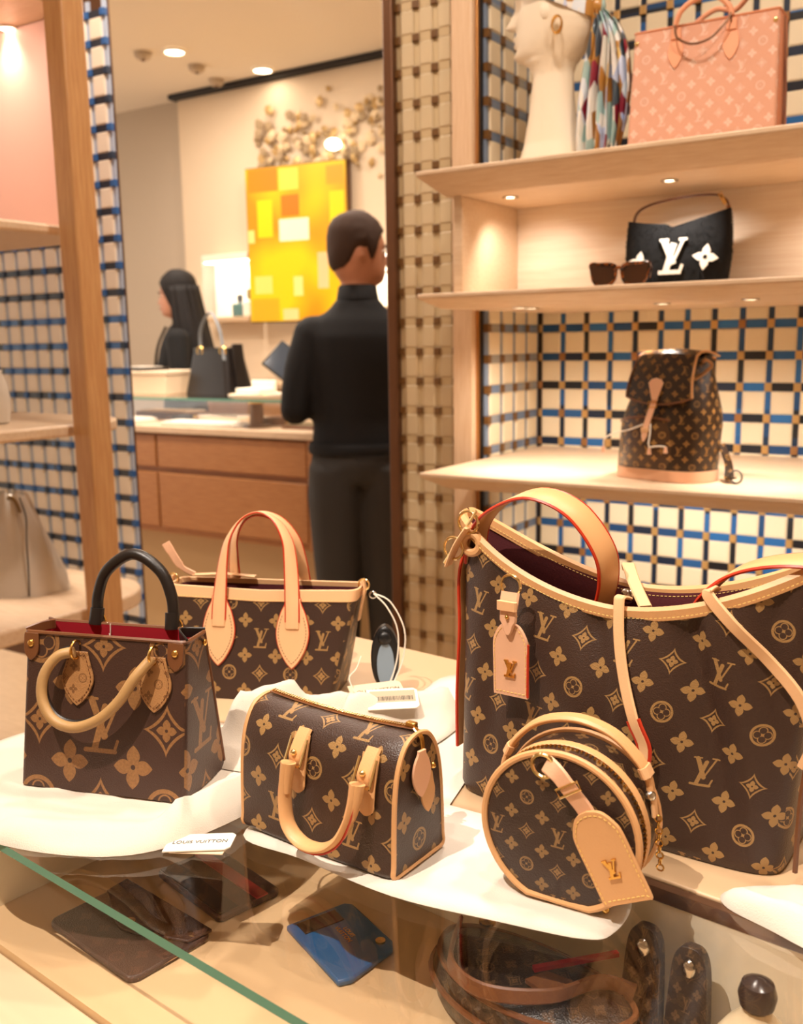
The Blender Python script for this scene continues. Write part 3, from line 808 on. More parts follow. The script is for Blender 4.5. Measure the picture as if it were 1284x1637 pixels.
# ---------------------------------------------------------------- small barrel bag
def speedy():
    t = thing('barrel_handbag', 'small monogram barrel bag with drooping tan handle at the table centre', 'handbag', (-.471, .621, .874), math.radians(-3))
    L, D, H = .166, .076, .112
    def prof(k=1.0, n=36):
        """side profile in (y, z): flat base, upright walls, rounded top"""
        pts = [(0, 0), (-.030, 0), (-.037, .004), (-.0360, .012), (-.0350, .04), (-.033, .068), (-.028, .090), (-.018, .106), (-.006, .1115), (.006, .1115), (.018, .106), (.028, .090), (.033, .068), (.0350, .04), (.0360, .012), (.037, .004), (.030, 0)]
        P = cat([(0, y, z) for y, z in pts], 3, True)
        return [(p.y * k, (p.z - .05) * k + .05) for p in P]
    xs = [(-.083, .93), (-.0815, .975), (-.078, 1.0), (-.06, 1.01), (-.03, 1.02), (0, 1.025), (.03, 1.02), (.06, 1.01), (.078, 1.0), (.0815, .975), (.083, .93)]
    rings = []
    for x, k in xs:
        r = [(x, y, max(0.0002, z) - .0) for y, z in prof(k)]
        sag = .004 * (1 - (x / .083) ** 2)
        rings.append([(x, y, z - sag * max(0, (z - .06) / .05)) for x, y, z in r])
    # print runs along x, round the girth
    mb = MB(); n = len(rings[0]); 
    vs = [p for r in rings for p in r]; fs = []; uvs = []
    g = [0.0]
    for i in range(n): g.append(g[-1] + (V(rings[5][(i + 1) % n]) - V(rings[5][i])).length)
    for j in range(len(rings) - 1):
        for i in range(n):
            k = (i + 1) % n
            fs.append((j * n + i, j * n + k, (j + 1) * n + k, (j + 1) * n + i))
            uvs.append([(xs[j][0], g[i]), (xs[j][0], g[i + 1]), (xs[j + 1][0], g[i + 1]), (xs[j + 1][0], g[i])])
    fs.append(tuple(range(n))); uvs.append(None); fs.append(tuple((len(rings) - 1) * n + i for i in range(n))); uvs.append(None)
    mb.add(vs, fs, uvs); mb.build('body', m_canvas_speedy, t)
    for s in (-1, 1):
        MB().tube([(s * .0822, y * .965, max(.0018, z)) for y, z in prof(.985)], .0021, 6, True).build('end_piping', m_tan_deep, t)
    zp = MB(); zpath = [(x, .004, .1140 - .004 * (1 - (x / .083) ** 2)) for x in [-.078 + .156 * i / 12 for i in range(13)]]
    zp.strap(zpath, .007, .0012, (0, 1, 0)); z = zp.build('zip_tape', m_brownl, t)
    te = MB()
    for i in range(60):
        x = -.076 + .152 * i / 59
        te.box((x, .004, .1153 - .004 * (1 - (x / .083) ** 2)), (.0016, .0040, .0016))
    te.build('zip_teeth', m_goldp, z, smooth=False)
    pl = MB().box((.074, .004, .1160), (.009, .006, .004)).build('zip_slider', m_gold, t, bev=.001)
    MB().strap(cat([(.078, .003, .114), (.0855, .001, .108), (.0875, 0, .098)], 4), .005, .0018, (0, 1, 0)).build('pull_loop', m_gold, t)
    lf = leaf(.020, .040, .008)
    MB().prism(lf, -.0012, .0012, M=T(.0885, -.003, .100) @ RZ(80) @ RX(2)).build('pull_tab', m_tan_pink, t, bev=.0006)
    MB().prism(leaf(.016, .034, .010), -.001, .001, M=T(.0875, .006, .078) @ RZ(82)).build('side_tab', m_tan_deep, t, bev=.0006)
    MB().ball((.0888, .012, .082), .0028, 10, 6).build('stud', m_gold, t)
    # handles: patch, buckle sleeve, rolled grip
    HX = .021
    def yz(z):
        P = prof(1.02); c = [p for p in P if p[0] < 0 and p[1] > .005]
        return min(c, key=lambda p: abs(p[1] - z))[0]
    for s in (-1, 1):
        M0 = Matrix.Identity(4) if s < 0 else RZ(180)
        for x in (-.036 + HX * -s, .036 + HX * -s):
            pz = [.098, .088, .074, .060, .050]
            pp = cat([(x, yz(q) - .0016, q) for q in pz], 4)
            MB().strap(pp, [.017] * (len(pp) - 3) + [.015, .010, .003], .0018, (1, 0, 0), M=M0).build('handle_patch', m_tan_deep, t)
            q2 = cat([(x, yz(.100) - .001, .1015), (x, yz(.094) - .0045, .094), (x, yz(.084) - .0065, .084), (x, yz(.075) - .005, .077)], 4)
            sl = MB().strap(q2, .014, .0035, (1, 0, 0), M=M0).build('handle_loop', m_tan_deep, t)
            b = MB()
            for dx in (-.0085, .0085): b.tube([(x + dx, yz(.096) - .006, .096), (x + dx, yz(.078) - .010, .076)], .0011, 6, M=M0)
            b.tube([(x - .0085, yz(.078) - .010, .076), (x + .0085, yz(.078) - .010, .076)], .0011, 6, M=M0)
            b.build('buckle', m_goldp, sl)
            MB().ball((x, yz(.086) - .0085, .086), .0028, 10, 6, M=M0).build('stud', m_goldp, sl)
        if s < 0:
            hp = [(-.036, -.046, .080), (-.037, -.049, .064), (-.036, -.052, .046), (-.030, -.055, .030), (-.014, -.057, .0205), (.006, -.057, .022), (.022, -.055, .033), (.031, -.052, .050), (.035, -.049, .066), (.036, -.046, .080)]
        else:
            hp = [(-.036, -.046, .080), (-.038, -.050, .060), (-.034, -.054, .036), (0, -.056, .022), (.034, -.054, .036), (.038, -.050, .060), (.036, -.046, .080)]
        hp = [(a + HX * -s, b, c) for a, b, c in hp]
        P = cat(hp, 6)
        gr = MB().tube(P, .0076, 12, M=M0, flat=.46, side=(0, 1, 0)).build('handle', m_tan_deep, t)
        MB().tube([p + (V((0, -.003, 0)) + (V((0, 0, .040)) - V(((p.x - HX * -s) * .8, 0, p.z))).normalized() * -.0040) for p in P[2:-2]], .0010, 5, M=M0).build('red_edge', m_edge, gr)
        for x in (-.036 + HX * -s, .036 + HX * -s):
            i0 = [p for p in P if abs(p.x - x) < .006 and p.z > .052]
            if len(i0) > 2:
                MB().tube(i0, [.0066 - .0015 * abs(k / (len(i0) - 1) * (1 if x < HX * -s else -1) + (0 if x < HX * -s else 1)) for k in range(len(i0))], 10, M=M0).build('handle_end', m_tan_deep, gr)
    MB().tube(cat([(-.078, .01, .085), (-.090, .004, .072), (-.094, 0, .055), (-.090, -.002, .036), (-.083, -.004, .022)], 6), .0012, 6).build('chain_loop', m_steel, t)
speedy()
# ---------------------------------------------------------------- large slouchy bag on the right
def carry():
    t = thing('hobo_bag', 'large slouchy monogram bag with wide tan strap and luggage tag, right', 'handbag', (-.283, .802, .871), math.radians(-2))
    N = 140
    def zt(x):          # rim height along the bag: two horns, dip in the middle
        u = x / .165
        return .196 + .056 * abs(u) ** 1.9 + (.006 if u < 0 else .0) * abs(u)
    def loop(k, ins=0.0):
        """k = 0 bottom .. 1 rim"""
        w = .150 + .016 * k ** 1.3; d = (.058 - .016 * k ** 2)
        out = []
        for x, y in sell(w - ins, d - ins, .30 + .12 * k, .30 + .12 * k, N):
            # ends close towards the horns
            u = abs(x) / w
            y *= 1 - (.55 * k ** 1.5) * u ** 3
            z = zt(x) * k
            # soft dents in the canvas
            if y < 0:
                f = math.sin(k * PI)
                y += -.008 * f * math.cos(x * 17) - .004 * f * math.sin(x * 38 + 3 * k)
                for cx, sl, dp, wd in ((.062, .055, .011, .011), (-.012, .030, .007, .012), (.128, .02, .006, .010), (-.105, -.015, .005, .014)):
                    q = (x - cx - sl * (1 - k) * (1 if dp else 0)) / wd
                    y += (dp * math.exp(-q * q) - .35 * dp * math.exp(-((q - 2.2) / 1.2) ** 2)) * min(1, k * 4) * (.35 + .65 * k) * (1 if k < .93 else max(0, (1 - k) / .07))
            out.append(V((x, y, z)))
        return out
    ks = [0, .01, .03] + [i / 22 for i in range(1, 23)]
    def base(r, k):
        if k < .03: return [V((p.x * (.985 + .5 * k), p.y * (.96 + 1.3 * k), p.z)) for p in r]
        return r
    rings = [base(loop(k), k) for k in ks]
    # print laid flat over the front: u = x, v = height
    mb = MB(); mb.loft(rings, True, True, False); mb.build('body', m_canvas_carry, t, uv='front' if False else 'box')
    inner = [loop(1.0, .002), loop(.97, .005)] + [loop(k, .009) for k in (.9, .8, .7, .6, .5, .4, .3, .2, .12)]
    MB().loft(inner, True, False, True, flip=True).build('lining', m_lining, t)
    rim = [p + V((0, 0, .001)) for p in loop(1.0)]
    tr = MB()
    ringsets = [[p + V((0, 0, -.009)) + V((p.x * .012, -.0016 if p.y < 0 else .0016, 0)) for p in rim], [p + V((p.x * .018, -.0026 if p.y < 0 else .0026, .000)) for p in rim], [p + V((0, 0, .003)) for p in rim], [p + V((-p.x * .018, .0026 if p.y < 0 else -.0026, 0)) for p in rim], [p + V((-p.x * .02, .003 if p.y < 0 else -.003, -.010)) for p in rim]]
    tr.loft(ringsets, True); tr.build('rim_trim', m_tan_deep, t)
    st = MB(); fr = [p for p in ringsets[0] if p.y < 0]; fr.sort(key=lambda p: p.x); stitches(st, [p + V((0, -.0018, .003)) for p in fr if abs(p.x) < .15])
    bk = sorted([p for p in ringsets[4] if p.y > 0], key=lambda p: p.x); stitches(st, [p + V((0, -.0012, .004)) for p in bk if abs(p.x) < .15]); st.build('stitching', m_stitch, t)
    ox, oy, oz = .283, -.802, -.871
    def L(x, y, z): return V((x + ox, y + oy, z + oz))
    # wide shoulder strap: rises from the left horn, loops over and drops into the bag
    P = cat([L(-.436, .795, 1.085), L(-.428, .790, 1.118), L(-.402, .783, 1.143), L(-.364, .780, 1.157), L(-.327, .782, 1.145), L(-.303, .788, 1.113), L(-.300, .795, 1.084), L(-.309, .800, 1.050), L(-.320, .806, 1.01)], 6)
    sd = (.30, 1, .22)
    s1 = MB().strap(P, .026, .0034, sd).build('shoulder_strap', m_tan_deep, t, angle=50)
    def edges(P, w, sd, par):
        for e in (-1, 1):
            q = []
            for i in range(len(P)):
                d = (P[min(i + 1, len(P) - 1)] - P[max(i - 1, 0)]).normalized(); s = V(sd); s = (s - d * s.dot(d)).normalized(); q.append(P[i] + s * (e * w / 2))
            MB().tube(q, .0016, 5).build('red_edge', m_edge, par)
    edges(P, .026, sd, s1)
    P2 = cat([L(-.226, .806, 1.02), L(-.222, .800, 1.065), L(-.203, .792, 1.094), L(-.176, .788, 1.112), L(-.138, .786, 1.121), L(-.100, .790, 1.118)], 6)
    s2 = MB().strap(P2, .026, .0034, sd).build('shoulder_strap', m_tan_deep, t, angle=50)
    edges(P2, .026, sd, s2)
    # side strap down the left end with its buckle
    P3 = cat([L(-.436, .795, 1.112), L(-.447, .790, 1.075), L(-.445, .786, 1.02), L(-.447, .784, .955), L(-.447, .784, .90)], 6)
    s3 = MB().strap(P3, .012, .003, (0, 1, 0)).build('side_strap', m_tan_deep, t)
    edges(P3, .012, (0, 1, 0), s3)
    bq = MB()
    for c in ((-.446, .772, 1.100), (-.430, .772, 1.126)):
        bq.torus(L(*c), .0105, .0014, 'y', 20, 6)
    bq.tube([L(-.455, .770, 1.085), L(-.420, .770, 1.138)], .0016, 6)
    bq.build('buckle', m_goldp, s1)
    MB().strap(cat([L(-.452, .772, 1.083), L(-.440, .768, 1.105), L(-.428, .768, 1.122)], 4), .012, .0026, (0, 1, 0)).build('buckle_tongue', m_tan, s1)
    MB().torus(L(-.428, .775, 1.106), .009, .0042, 'y', 18, 8).build('strap_knot', m_tan_deep, t)
    # luggage tag on its ring
    MB().torus(L(-.365, .735, 1.082), .0095, .0013, 'y', 20, 6).build('tag_ring', m_goldp, t)
    tl = MB().strap(cat([L(-.364, .733, 1.077), L(-.364, .730, 1.066), L(-.364, .729, 1.052), L(-.364, .729, 1.040)], 4), [.018] * 5 + [.0165] * 4 + [.012, .010, .008, .004], .0035, (1, 0, 0)).build('tag_strap', m_tan_pink, t)
    MB().strap([L(-.364, .7265, 1.070), L(-.364, .7265, 1.062)], .0195, .004, (1, 0, 0)).build('tag_keeper', m_tan, tl)
    MB().ball(L(-.364, .7262, 1.056), .002, 8, 5).build('stud', m_gold, tl)
    tg = name_tag(t, T(*L(-.364, .733, 1.044)) @ RX(2), .034, .062, m_tan_pink, emblem=.025)
    MB().tube([T(*L(-.364, .733, 1.044)) @ V(p) for p in [(.0172, 0, -.012), (.0172, 0, -.060)]], .0012, 5).build('red_edge', m_edge, tg)
    # cinch cords hanging over the front
    def front(x, z):
        k = min(1, z / zt(x)); best = min(loop(k), key=lambda p: (p.x - x) ** 2 + (0 if p.y < 0 else 9)); return best.y
    c1 = [(-.274, 1.074), (-.270, 1.045), (-.262, 1.015), (-.250, .985), (-.240, .962), (-.243, .938), (-.250, .925)]
    q = [V((x + ox, front(x + ox, z + oz) - .0045 - (.004 if i > 2 else 0), z + oz)) for i, (x, z) in enumerate(c1)]
    q = [q[0] + V((0, .018, .001)), q[0] + V((0, .004, .005))] + q
    k1 = MB().strap(cat(q, 5), .010, .003, (1, -.15, 0)).build('cinch_strap', m_tan, t)
    edges(cat(q, 5)[25:], .0105, (1, -.15, 0), k1)
    c2 = [(-.200, 1.090), (-.178, 1.070), (-.152, 1.045), (-.127, 1.020), (-.116, .990), (-.122, .965)]
    q = [V((x + ox, front(min(.150, x + ox), z + oz) - .006 - .004 * min(i, 3), z + oz)) for i, (x, z) in enumerate(c2)]
    q = [q[0] + V((-.002, .020, .000)), q[0] + V((0, .004, .005))] + q
    MB().strap(cat(q, 5), .0115, .003, (.8, -.25, .5)).build('cinch_strap', m_tan, t)
    b = [L(-.320, .838, 1.092), L(-.300, .825, 1.084), L(-.268, .790, 1.076), L(-.240, .765, 1.070)]
    MB().strap(cat([L(-.302, .846, 1.082), L(-.300, .840, 1.088), L(-.284, .815, 1.078), L(-.262, .785, 1.066)], 5), .0115, .003, (1, .5, 0)).build('cinch_strap', m_tan, t)
    MB().ball(L(-.297, .832, 1.060), .0075, 14, 9, (1, .6, 1)).build('magnet_snap', m_steel, t)
    # right-hand side edge welt
    MB().tube(cat([L(-.122, .745, .885), L(-.120, .742, .95), L(-.112, .742, 1.02), L(-.110, .760, 1.07)], 6), .0022, 6).build('edge_piping', m_brownl, t)
carry()

# ---------------------------------------------------------------- round hatbox bag
def hatbox():
    t = thing('round_bag', 'round monogram hatbox bag with tan trims and stitched luggage tag', 'handbag', (-.270, .646, .8735), math.radians(2))
    R, D = .0605, .048; cz = .0585
    N = 60
    def circ(r, y):
        out = []
        for i in range(N):
            a = -PI / 2 + 2 * PI * i / N
            x, z = r * math.cos(a), r * math.sin(a) + cz
            out.append(V((x, y, max(z, .003))))
        return out
    mb = MB(); mb.loft([circ(R, -D / 2), circ(R, D / 2)], True, False, False); mb.build('drum', m_canvas_hat, t)
    for y, nm in ((-D / 2, 'front_panel'), (D / 2, 'back_panel')):
        s = -1 if y < 0 else 1
        p = MB(); p.loft([circ(R - .001, y), circ(R * .9, y + s * .0015), circ(R * .5, y + s * .0022), circ(.004, y + s * .0024)], True, False, True)
        p.build(nm, m_canvas_hat, t, uv='box')
        MB().tube(circ(R + .0004, y), .0028, 8, True).build('edge_trim', m_tan_deep, t)
    def band(y, w, mat, nm, r=R + .0008, a0=0, a1=2 * PI):
        pts = circ(r, y) + [circ(r, y)[0]]
        return MB().strap(pts, w, .0016, (0, 1, 0)).build(nm, mat, t)
    band(-.004, .0085, m_tan_deep, 'zip_trim')
    zt_ = MB()
    for i in range(110):
        a = 2 * PI * i / 110; x, z = (R + .001) * math.cos(a), (R + .001) * math.sin(a) + cz
        if z < .004: continue
        zt_.box((0, 0, 0), (.0018, .0026, .0016), M=T(x, -.0115, z) @ RY(-math.degrees(a)))
    zt_.build('zip_teeth', m_gold, t, smooth=False)
    # top handle: padded band standing off the drum
    Hh = [((R + h) * math.cos(math.radians(a)), .012, (R + h) * math.sin(math.radians(a)) + cz) for a, h in ((163, .004), (150, .007), (132, .011), (112, .0145), (90, .0155), (68, .0145), (48, .011), (36, .008), (26, .004))]
    P = cat(Hh, 5)
    h = MB().strap(P, [.0085 if (i < 8 or i > len(P) - 9) else .013 for i in range(len(P))], .0050, (0, 1, 0)).build('handle', m_tan_deep, t)
    for i in (7, len(P) - 8):
        d = (P[i + 1] - P[i - 1]).normalized()
        MB().strap([P[i] - d * .004, P[i] + d * .004], .0155, .0075, (0, 1, 0)).build('handle_keeper', m_tan, h)
    for i in (0, -1):
        MB().ball(P[i] + V((0, -.003, 0)), .0042, 12, 8).build('stud', m_steel, h)
        MB().strap([P[i] + V((.001 if i else -.001, 0, .002)), V(((R + .0015) * (1 if i else -1) * .985, .012, cz + (.012 if i else .008)))], .009, .003, (0, 1, 0)).build('handle_anchor', m_tan, h)
    # buckled strap carrying the tag
    MB().torus((-.010, -D / 2 - .007, .111), .0088, .0016, 'y', 20, 6).build('strap_ring', m_goldp, t)
    S = cat([(-.008, -D / 2 - .006, .113), (.003, -D / 2 - .011, .109), (.013, -D / 2 - .011, .098), (.022, -D / 2 - .008, .086), (.027, -D / 2 - .0075, .077)], 6)
    ts = MB().strap(S, .0135, .0030, (1, 0, .75)).build('tag_strap', m_tan_pink, t)
    bk = MB(); c = V((.012, -D / 2 - .0132, .100)); d = V((.55, 0, -.83)); e = V((.83, 0, .55))
    bk.tube([c + e * .0095 + d * .003, c - e * .0095 + d * .003, c - e * .0095 - d * .003, c + e * .0095 - d * .003], .0011, 6, True); bk.build('buckle', m_goldp, ts)
    Mt = T(.027, -D / 2 - .0095, .080) @ RY(-26) @ RX(4)
    name_tag(t, Mt, .0385, .066, m_tan_deep, emblem=.023)
    # little feet and chain end
    for x in (-.035, .035):
        MB().ball((x, -.018, .003), .0032, 10, 6).build('foot', m_gold, t)
    ch = MB()
    for i in range(9):
        ch.torus((0, 0, 0), .0026, .0007, 'y', 10, 5, M=T(R + .003 + .0006 * i, .012 - .001 * i, cz + .010 - .0042 * i) @ RZ(90 * (i % 2)))
    ch.build('chain', m_gold, t)
hatbox()

# ---------------------------------------------------------------- peach embossed tote on the top shelf
def peach():
    t = thing('tote_bag', 'large peach embossed leather tote on the top shelf', 'handbag', (-.578, 2.005, 1.6345), math.radians(1))
    W0, W1, D0, D1, H = .284, .272, .110, .070, .250
    def ring(z, ins=0.0, r=.006):
        k = z / H
        return [(x, y, z) for x, y in rrect(W0 + (W1 - W0) * k - ins, D0 + (D1 - D0) * k - ins, r)]
    MB().loft([ring(z) for z in (0, .004, .08, .16, H)], True, True, False).build('body', m_peach, t, uv='box')
    m_pin = plain('peach_lining', '#c9835f', .7)
    MB().loft([ring(H, .001), ring(H, .005), ring(.05, .006)], True, False, True, flip=True).build('lining', m_pin, t)
    MB().tube([V(p) for p in ring(H)], .0022, 6, True).build('rim', plain('peach_edge', '#d98c66', .5), t)
    m_ps = plain('peach_leather', '#eaa27c', .45, bump=.1)
    # side gusset: folded panel with the crease's shade put in as a dark strip
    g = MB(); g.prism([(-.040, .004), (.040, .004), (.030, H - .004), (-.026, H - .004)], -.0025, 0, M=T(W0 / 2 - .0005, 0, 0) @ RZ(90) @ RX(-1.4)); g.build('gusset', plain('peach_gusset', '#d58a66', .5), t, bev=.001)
    MB().strap(cat([(W0 / 2 + .002, -.002, .02), (W0 / 2 + .004, .002, .10), (W0 / 2 - .001, .004, .18), (W1 / 2 + .001, .002, .245)], 5), .012, .003, (0, 1, 0)).build('gusset_fold_shade', plain('peach_fold_shade', '#8d5b45', .6), t)
    lean = math.degrees(math.atan2((D0 - D1) / 2, H))
    for s in (-1, 1):
        F = (T(0, -D0 / 2, 0) @ RX(-lean)) if s < 0 else (RZ(180) @ T(0, -D0 / 2, 0) @ RX(-lean))
        sp = leaf(.030, .062, .018)
        for x in (-.052, .052):
            MB().prism(sp, -.0032, -.0004, M=F @ T(x, 0, .234)).build('handle_patch', m_ps, t, bev=.001)
            MB().strap([(x, -.004, .226), (x, -.0055, .246)], .020, .004, (1, 0, 0), M=F).build('handle_loop', m_ps, t)
            MB().torus((x, -.004, .248), .0095, .0014, 'x', 14, 6, M=F).build('ring', m_bronze, t)
    H1 = cat([(-.052, -.045, .250), (-.040, -.050, .272), (-.010, -.052, .288), (.024, -.050, .286), (.046, -.045, .268), (.052, -.042, .250)], 6)
    MB().tube(H1, .0052, 8).build('front_handle', m_ps, t)
    H3 = cat([(-.052, -.050, .246), (-.044, -.058, .222), (-.015, -.062, .206), (.018, -.062, .210), (.042, -.056, .232), (.052, -.048, .250)], 6)
    MB().tube(H3, .0022, 6).build('handle_strap', m_bronze, t)
    H2 = cat([(-.052, .040, .250), (-.036, .044, .274), (0, .046, .292), (.036, .044, .284), (.064, .03, .300), (.080, .02, .310)], 6)
    MB().tube(H2, .0050, 8).build('back_handle', m_ps, t)
    for x in (-W1 / 2 + .006, W1 / 2 - .006):
        MB().ball((x, -D0 / 2 + (D0 - D1) / 2 * .93 - .002, .230), .0045, 12, 7, (1, .5, 1)).build('stud', m_goldp, t)
peach()

# ---------------------------------------------------------------- black fleece shoulder bag
def flower(mb, r, t, M=None, hole=True, y=0.0):
    for q in range(4):
        a = q * PI / 2
        pts = [(.10, -.14), (.30, -.30), (.55, -.30), (.78, -.16), (1.0, 0), (.78, .16), (.55, .30), (.30, .30), (.10, .14)]
        poly = [(r * (x * math.cos(a) - z * math.sin(a)), r * (x * math.sin(a) + z * math.cos(a))) for x, z in pts]
        mb.prism(poly, y - t - q * 1e-5, y, M=M)
    return mb
def fleece():
    t = thing('shoulder_bag', 'black fleece shoulder bag with white letters and flowers beside tortoiseshell sunglasses', 'handbag', (-.606, 1.945, 1.3925), math.radians(3))
    m_fl = plain('black_fleece', '#0c0c0f', .95, bump=.6, bscale=320)
    N = 64
    def loop(k):
        w = .094 + .006 * math.sin(k * PI) + .004 * k; d = .030 * (1 - .38 * k ** 2) + .003
        out = []
        for x, y in sell(w, d, .5, .6, N):
            top = .120 + .012 * (x / w) ** 2 + (.012 * max(0, x / w) ** 2) - (.006 if abs(x) < .02 else 0)
            out.append(V((x, y, top * k)))
        return out
    rg = [loop(k / 12) for k in range(13)]
    body = MB(); body.loft(rg, True, True, True); body.build('body', m_fl, t)
    fz = MB(); rr = random.Random(3)
    for i in range(5200):
        j = rr.randrange(12); a = rr.randrange(N); u, v = rr.random(), rr.random()
        p = rg[j][a].lerp(rg[j][(a + 1) % N], u).lerp(rg[j + 1][a].lerp(rg[j + 1][(a + 1) % N], u), v)
        n = V((p.x * .25, p.y * 3, .01)).normalized()
        q = V((rr.uniform(-1, 1), rr.uniform(-1, 1), rr.uniform(-1, 1))) * .0014
        fz.add([p - n * .0004 + q, p - n * .0004 - q, p + n * .0028 + q * .9 + V((0, 0, -.0012))], [(0, 1, 2)])
    tag(fz.build('fleece_pile', m_fl, t, recalc=False), kind='stuff')
    m_wf = plain('white_shearling', '#f7efe2', .95, bump=.6, bscale=300)
    p = MB(); lv_letters(p, .108, .0045, M=T(-.004, -.0335, .058) @ RX(-5), fat=1.3); p.build('letters_patch', m_wf, t, bev=.0)
    for x, z, r in ((-.068, .048, .0225), (.060, .053, .0250)):
        f = MB(); flower(f, r, .004, M=T(x, -.0300, z) @ RX(-8) @ RY(8)); fo = f.build('flower_patch', m_wf, t)
        MB().ball((x, -.0345, z), .0042, 10, 6, (1, .4, 1)).build('flower_centre', m_fl, fo)
    m_st = plain('chestnut_leather', '#5d3016', .42, bump=.1)
    P = cat([(-.088, 0, .115), (-.088, 0, .136), (-.078, 0, .152), (-.050, 0, .163), (0, 0, .170), (.045, 0, .172), (.074, 0, .169), (.090, 0, .157), (.094, 0, .138), (.092, 0, .122)], 6)
    s = MB().strap(P, .0105, .0036, (0, 1, 0)).build('strap', m_st, t)
    MB().strap([P[-10] + V((0, -.001, 0)), P[-4] + V((0, -.001, 0))], .0135, .0075, (0, 1, 0)).build('strap_keeper', plain('tan_keeper', '#8a4f26', .4), s)
    b = MB(); b.tube([(.074, -.008, .172), (.086, -.008, .150), (.090, -.008, .152), (.079, -.008, .174)], .0012, 6, True); b.tube([(.074, .008, .172), (.086, .008, .150)], .0012, 6); b.build('buckle', m_gold, s)
    MB().tube(cat([(.094, -.004, .135), (.101, -.004, .122), (.097, -.005, .108), (.092, -.004, .104), (.097, -.004, .118), (.094, -.004, .132)], 5), .0006, 5).build('swing_thread', m_steel, t)
    MB().box((0, 0, .115), (.030, .012, .004)).build('closure_tab', m_brownl, t, bev=.001)
fleece()

def sunglasses():
    t = thing('sunglasses', 'tortoiseshell sunglasses with brown lenses lying before the fleece bag', 'sunglasses', (-.672, 1.800, 1.3925), math.radians(14))
    m_to = bpy.data.materials.new('tortoiseshell'); m_to.use_nodes = True
    nt = m_to.node_tree; b = nt.nodes['Principled BSDF']; n = nt.nodes.new('ShaderNodeTexNoise'); n.inputs['Scale'].default_value = 140
    tc = nt.nodes.new('ShaderNodeTexCoord'); nt.links.new(tc.outputs['Object'], n.inputs['Vector'])
    r = nt.nodes.new('ShaderNodeValToRGB'); r.color_ramp.elements[0].color = lin('#1a0d07'); r.color_ramp.elements[1].color = lin('#8a4a1c'); r.color_ramp.elements[0].position = .42; r.color_ramp.elements[1].position = .62
    nt.links.new(n.outputs['Fac'], r.inputs[0]); nt.links.new(r.outputs[0], b.inputs['Base Color']); b.inputs['Roughness'].default_value = .12
    m_ln = plain('brown_lens', '#3a1d0d', .05, spec=.8)
    fr = MB()
    for s in (-1, 1):
        o = [(s * (x + .028), z + .021) for x, z in ((-.022, .014), (-.012, .0195), (.010, .020), (.025, .021), (.024, .008), (.020, -.010), (.010, -.019), (-.008, -.0195), (-.018, -.012), (-.022, .000))]
        P = cat([(x, 0, z) for x, z in o], 4, True)
        fr.tube([p + V((0, abs(p.x) ** 2 * 2.2, 0)) for p in P], .0032, 8, True)
        l = MB(); l.prism([(p.x, p.z) for p in P] if s < 0 else [(p.x, p.z) for p in P][::-1], .0010, .0022, M=T(0, .001, 0)); l.build('lens', m_ln, t)
        MB().strap(cat([(s * .053, .006, .038), (s * .056, .016, .038), (s * .055, .06, .034), (s * .050, .090, .020)], 5), [.008] * 8 + [.005] * 8, .0030, (0, 0, 1)).build('temple', m_to, t)
    fr.tube(cat([(-.009, 0, .030), (0, -.001, .034), (.009, 0, .030)], 5), .0036, 8)
    fr.build('frame', m_to, t)
sunglasses()

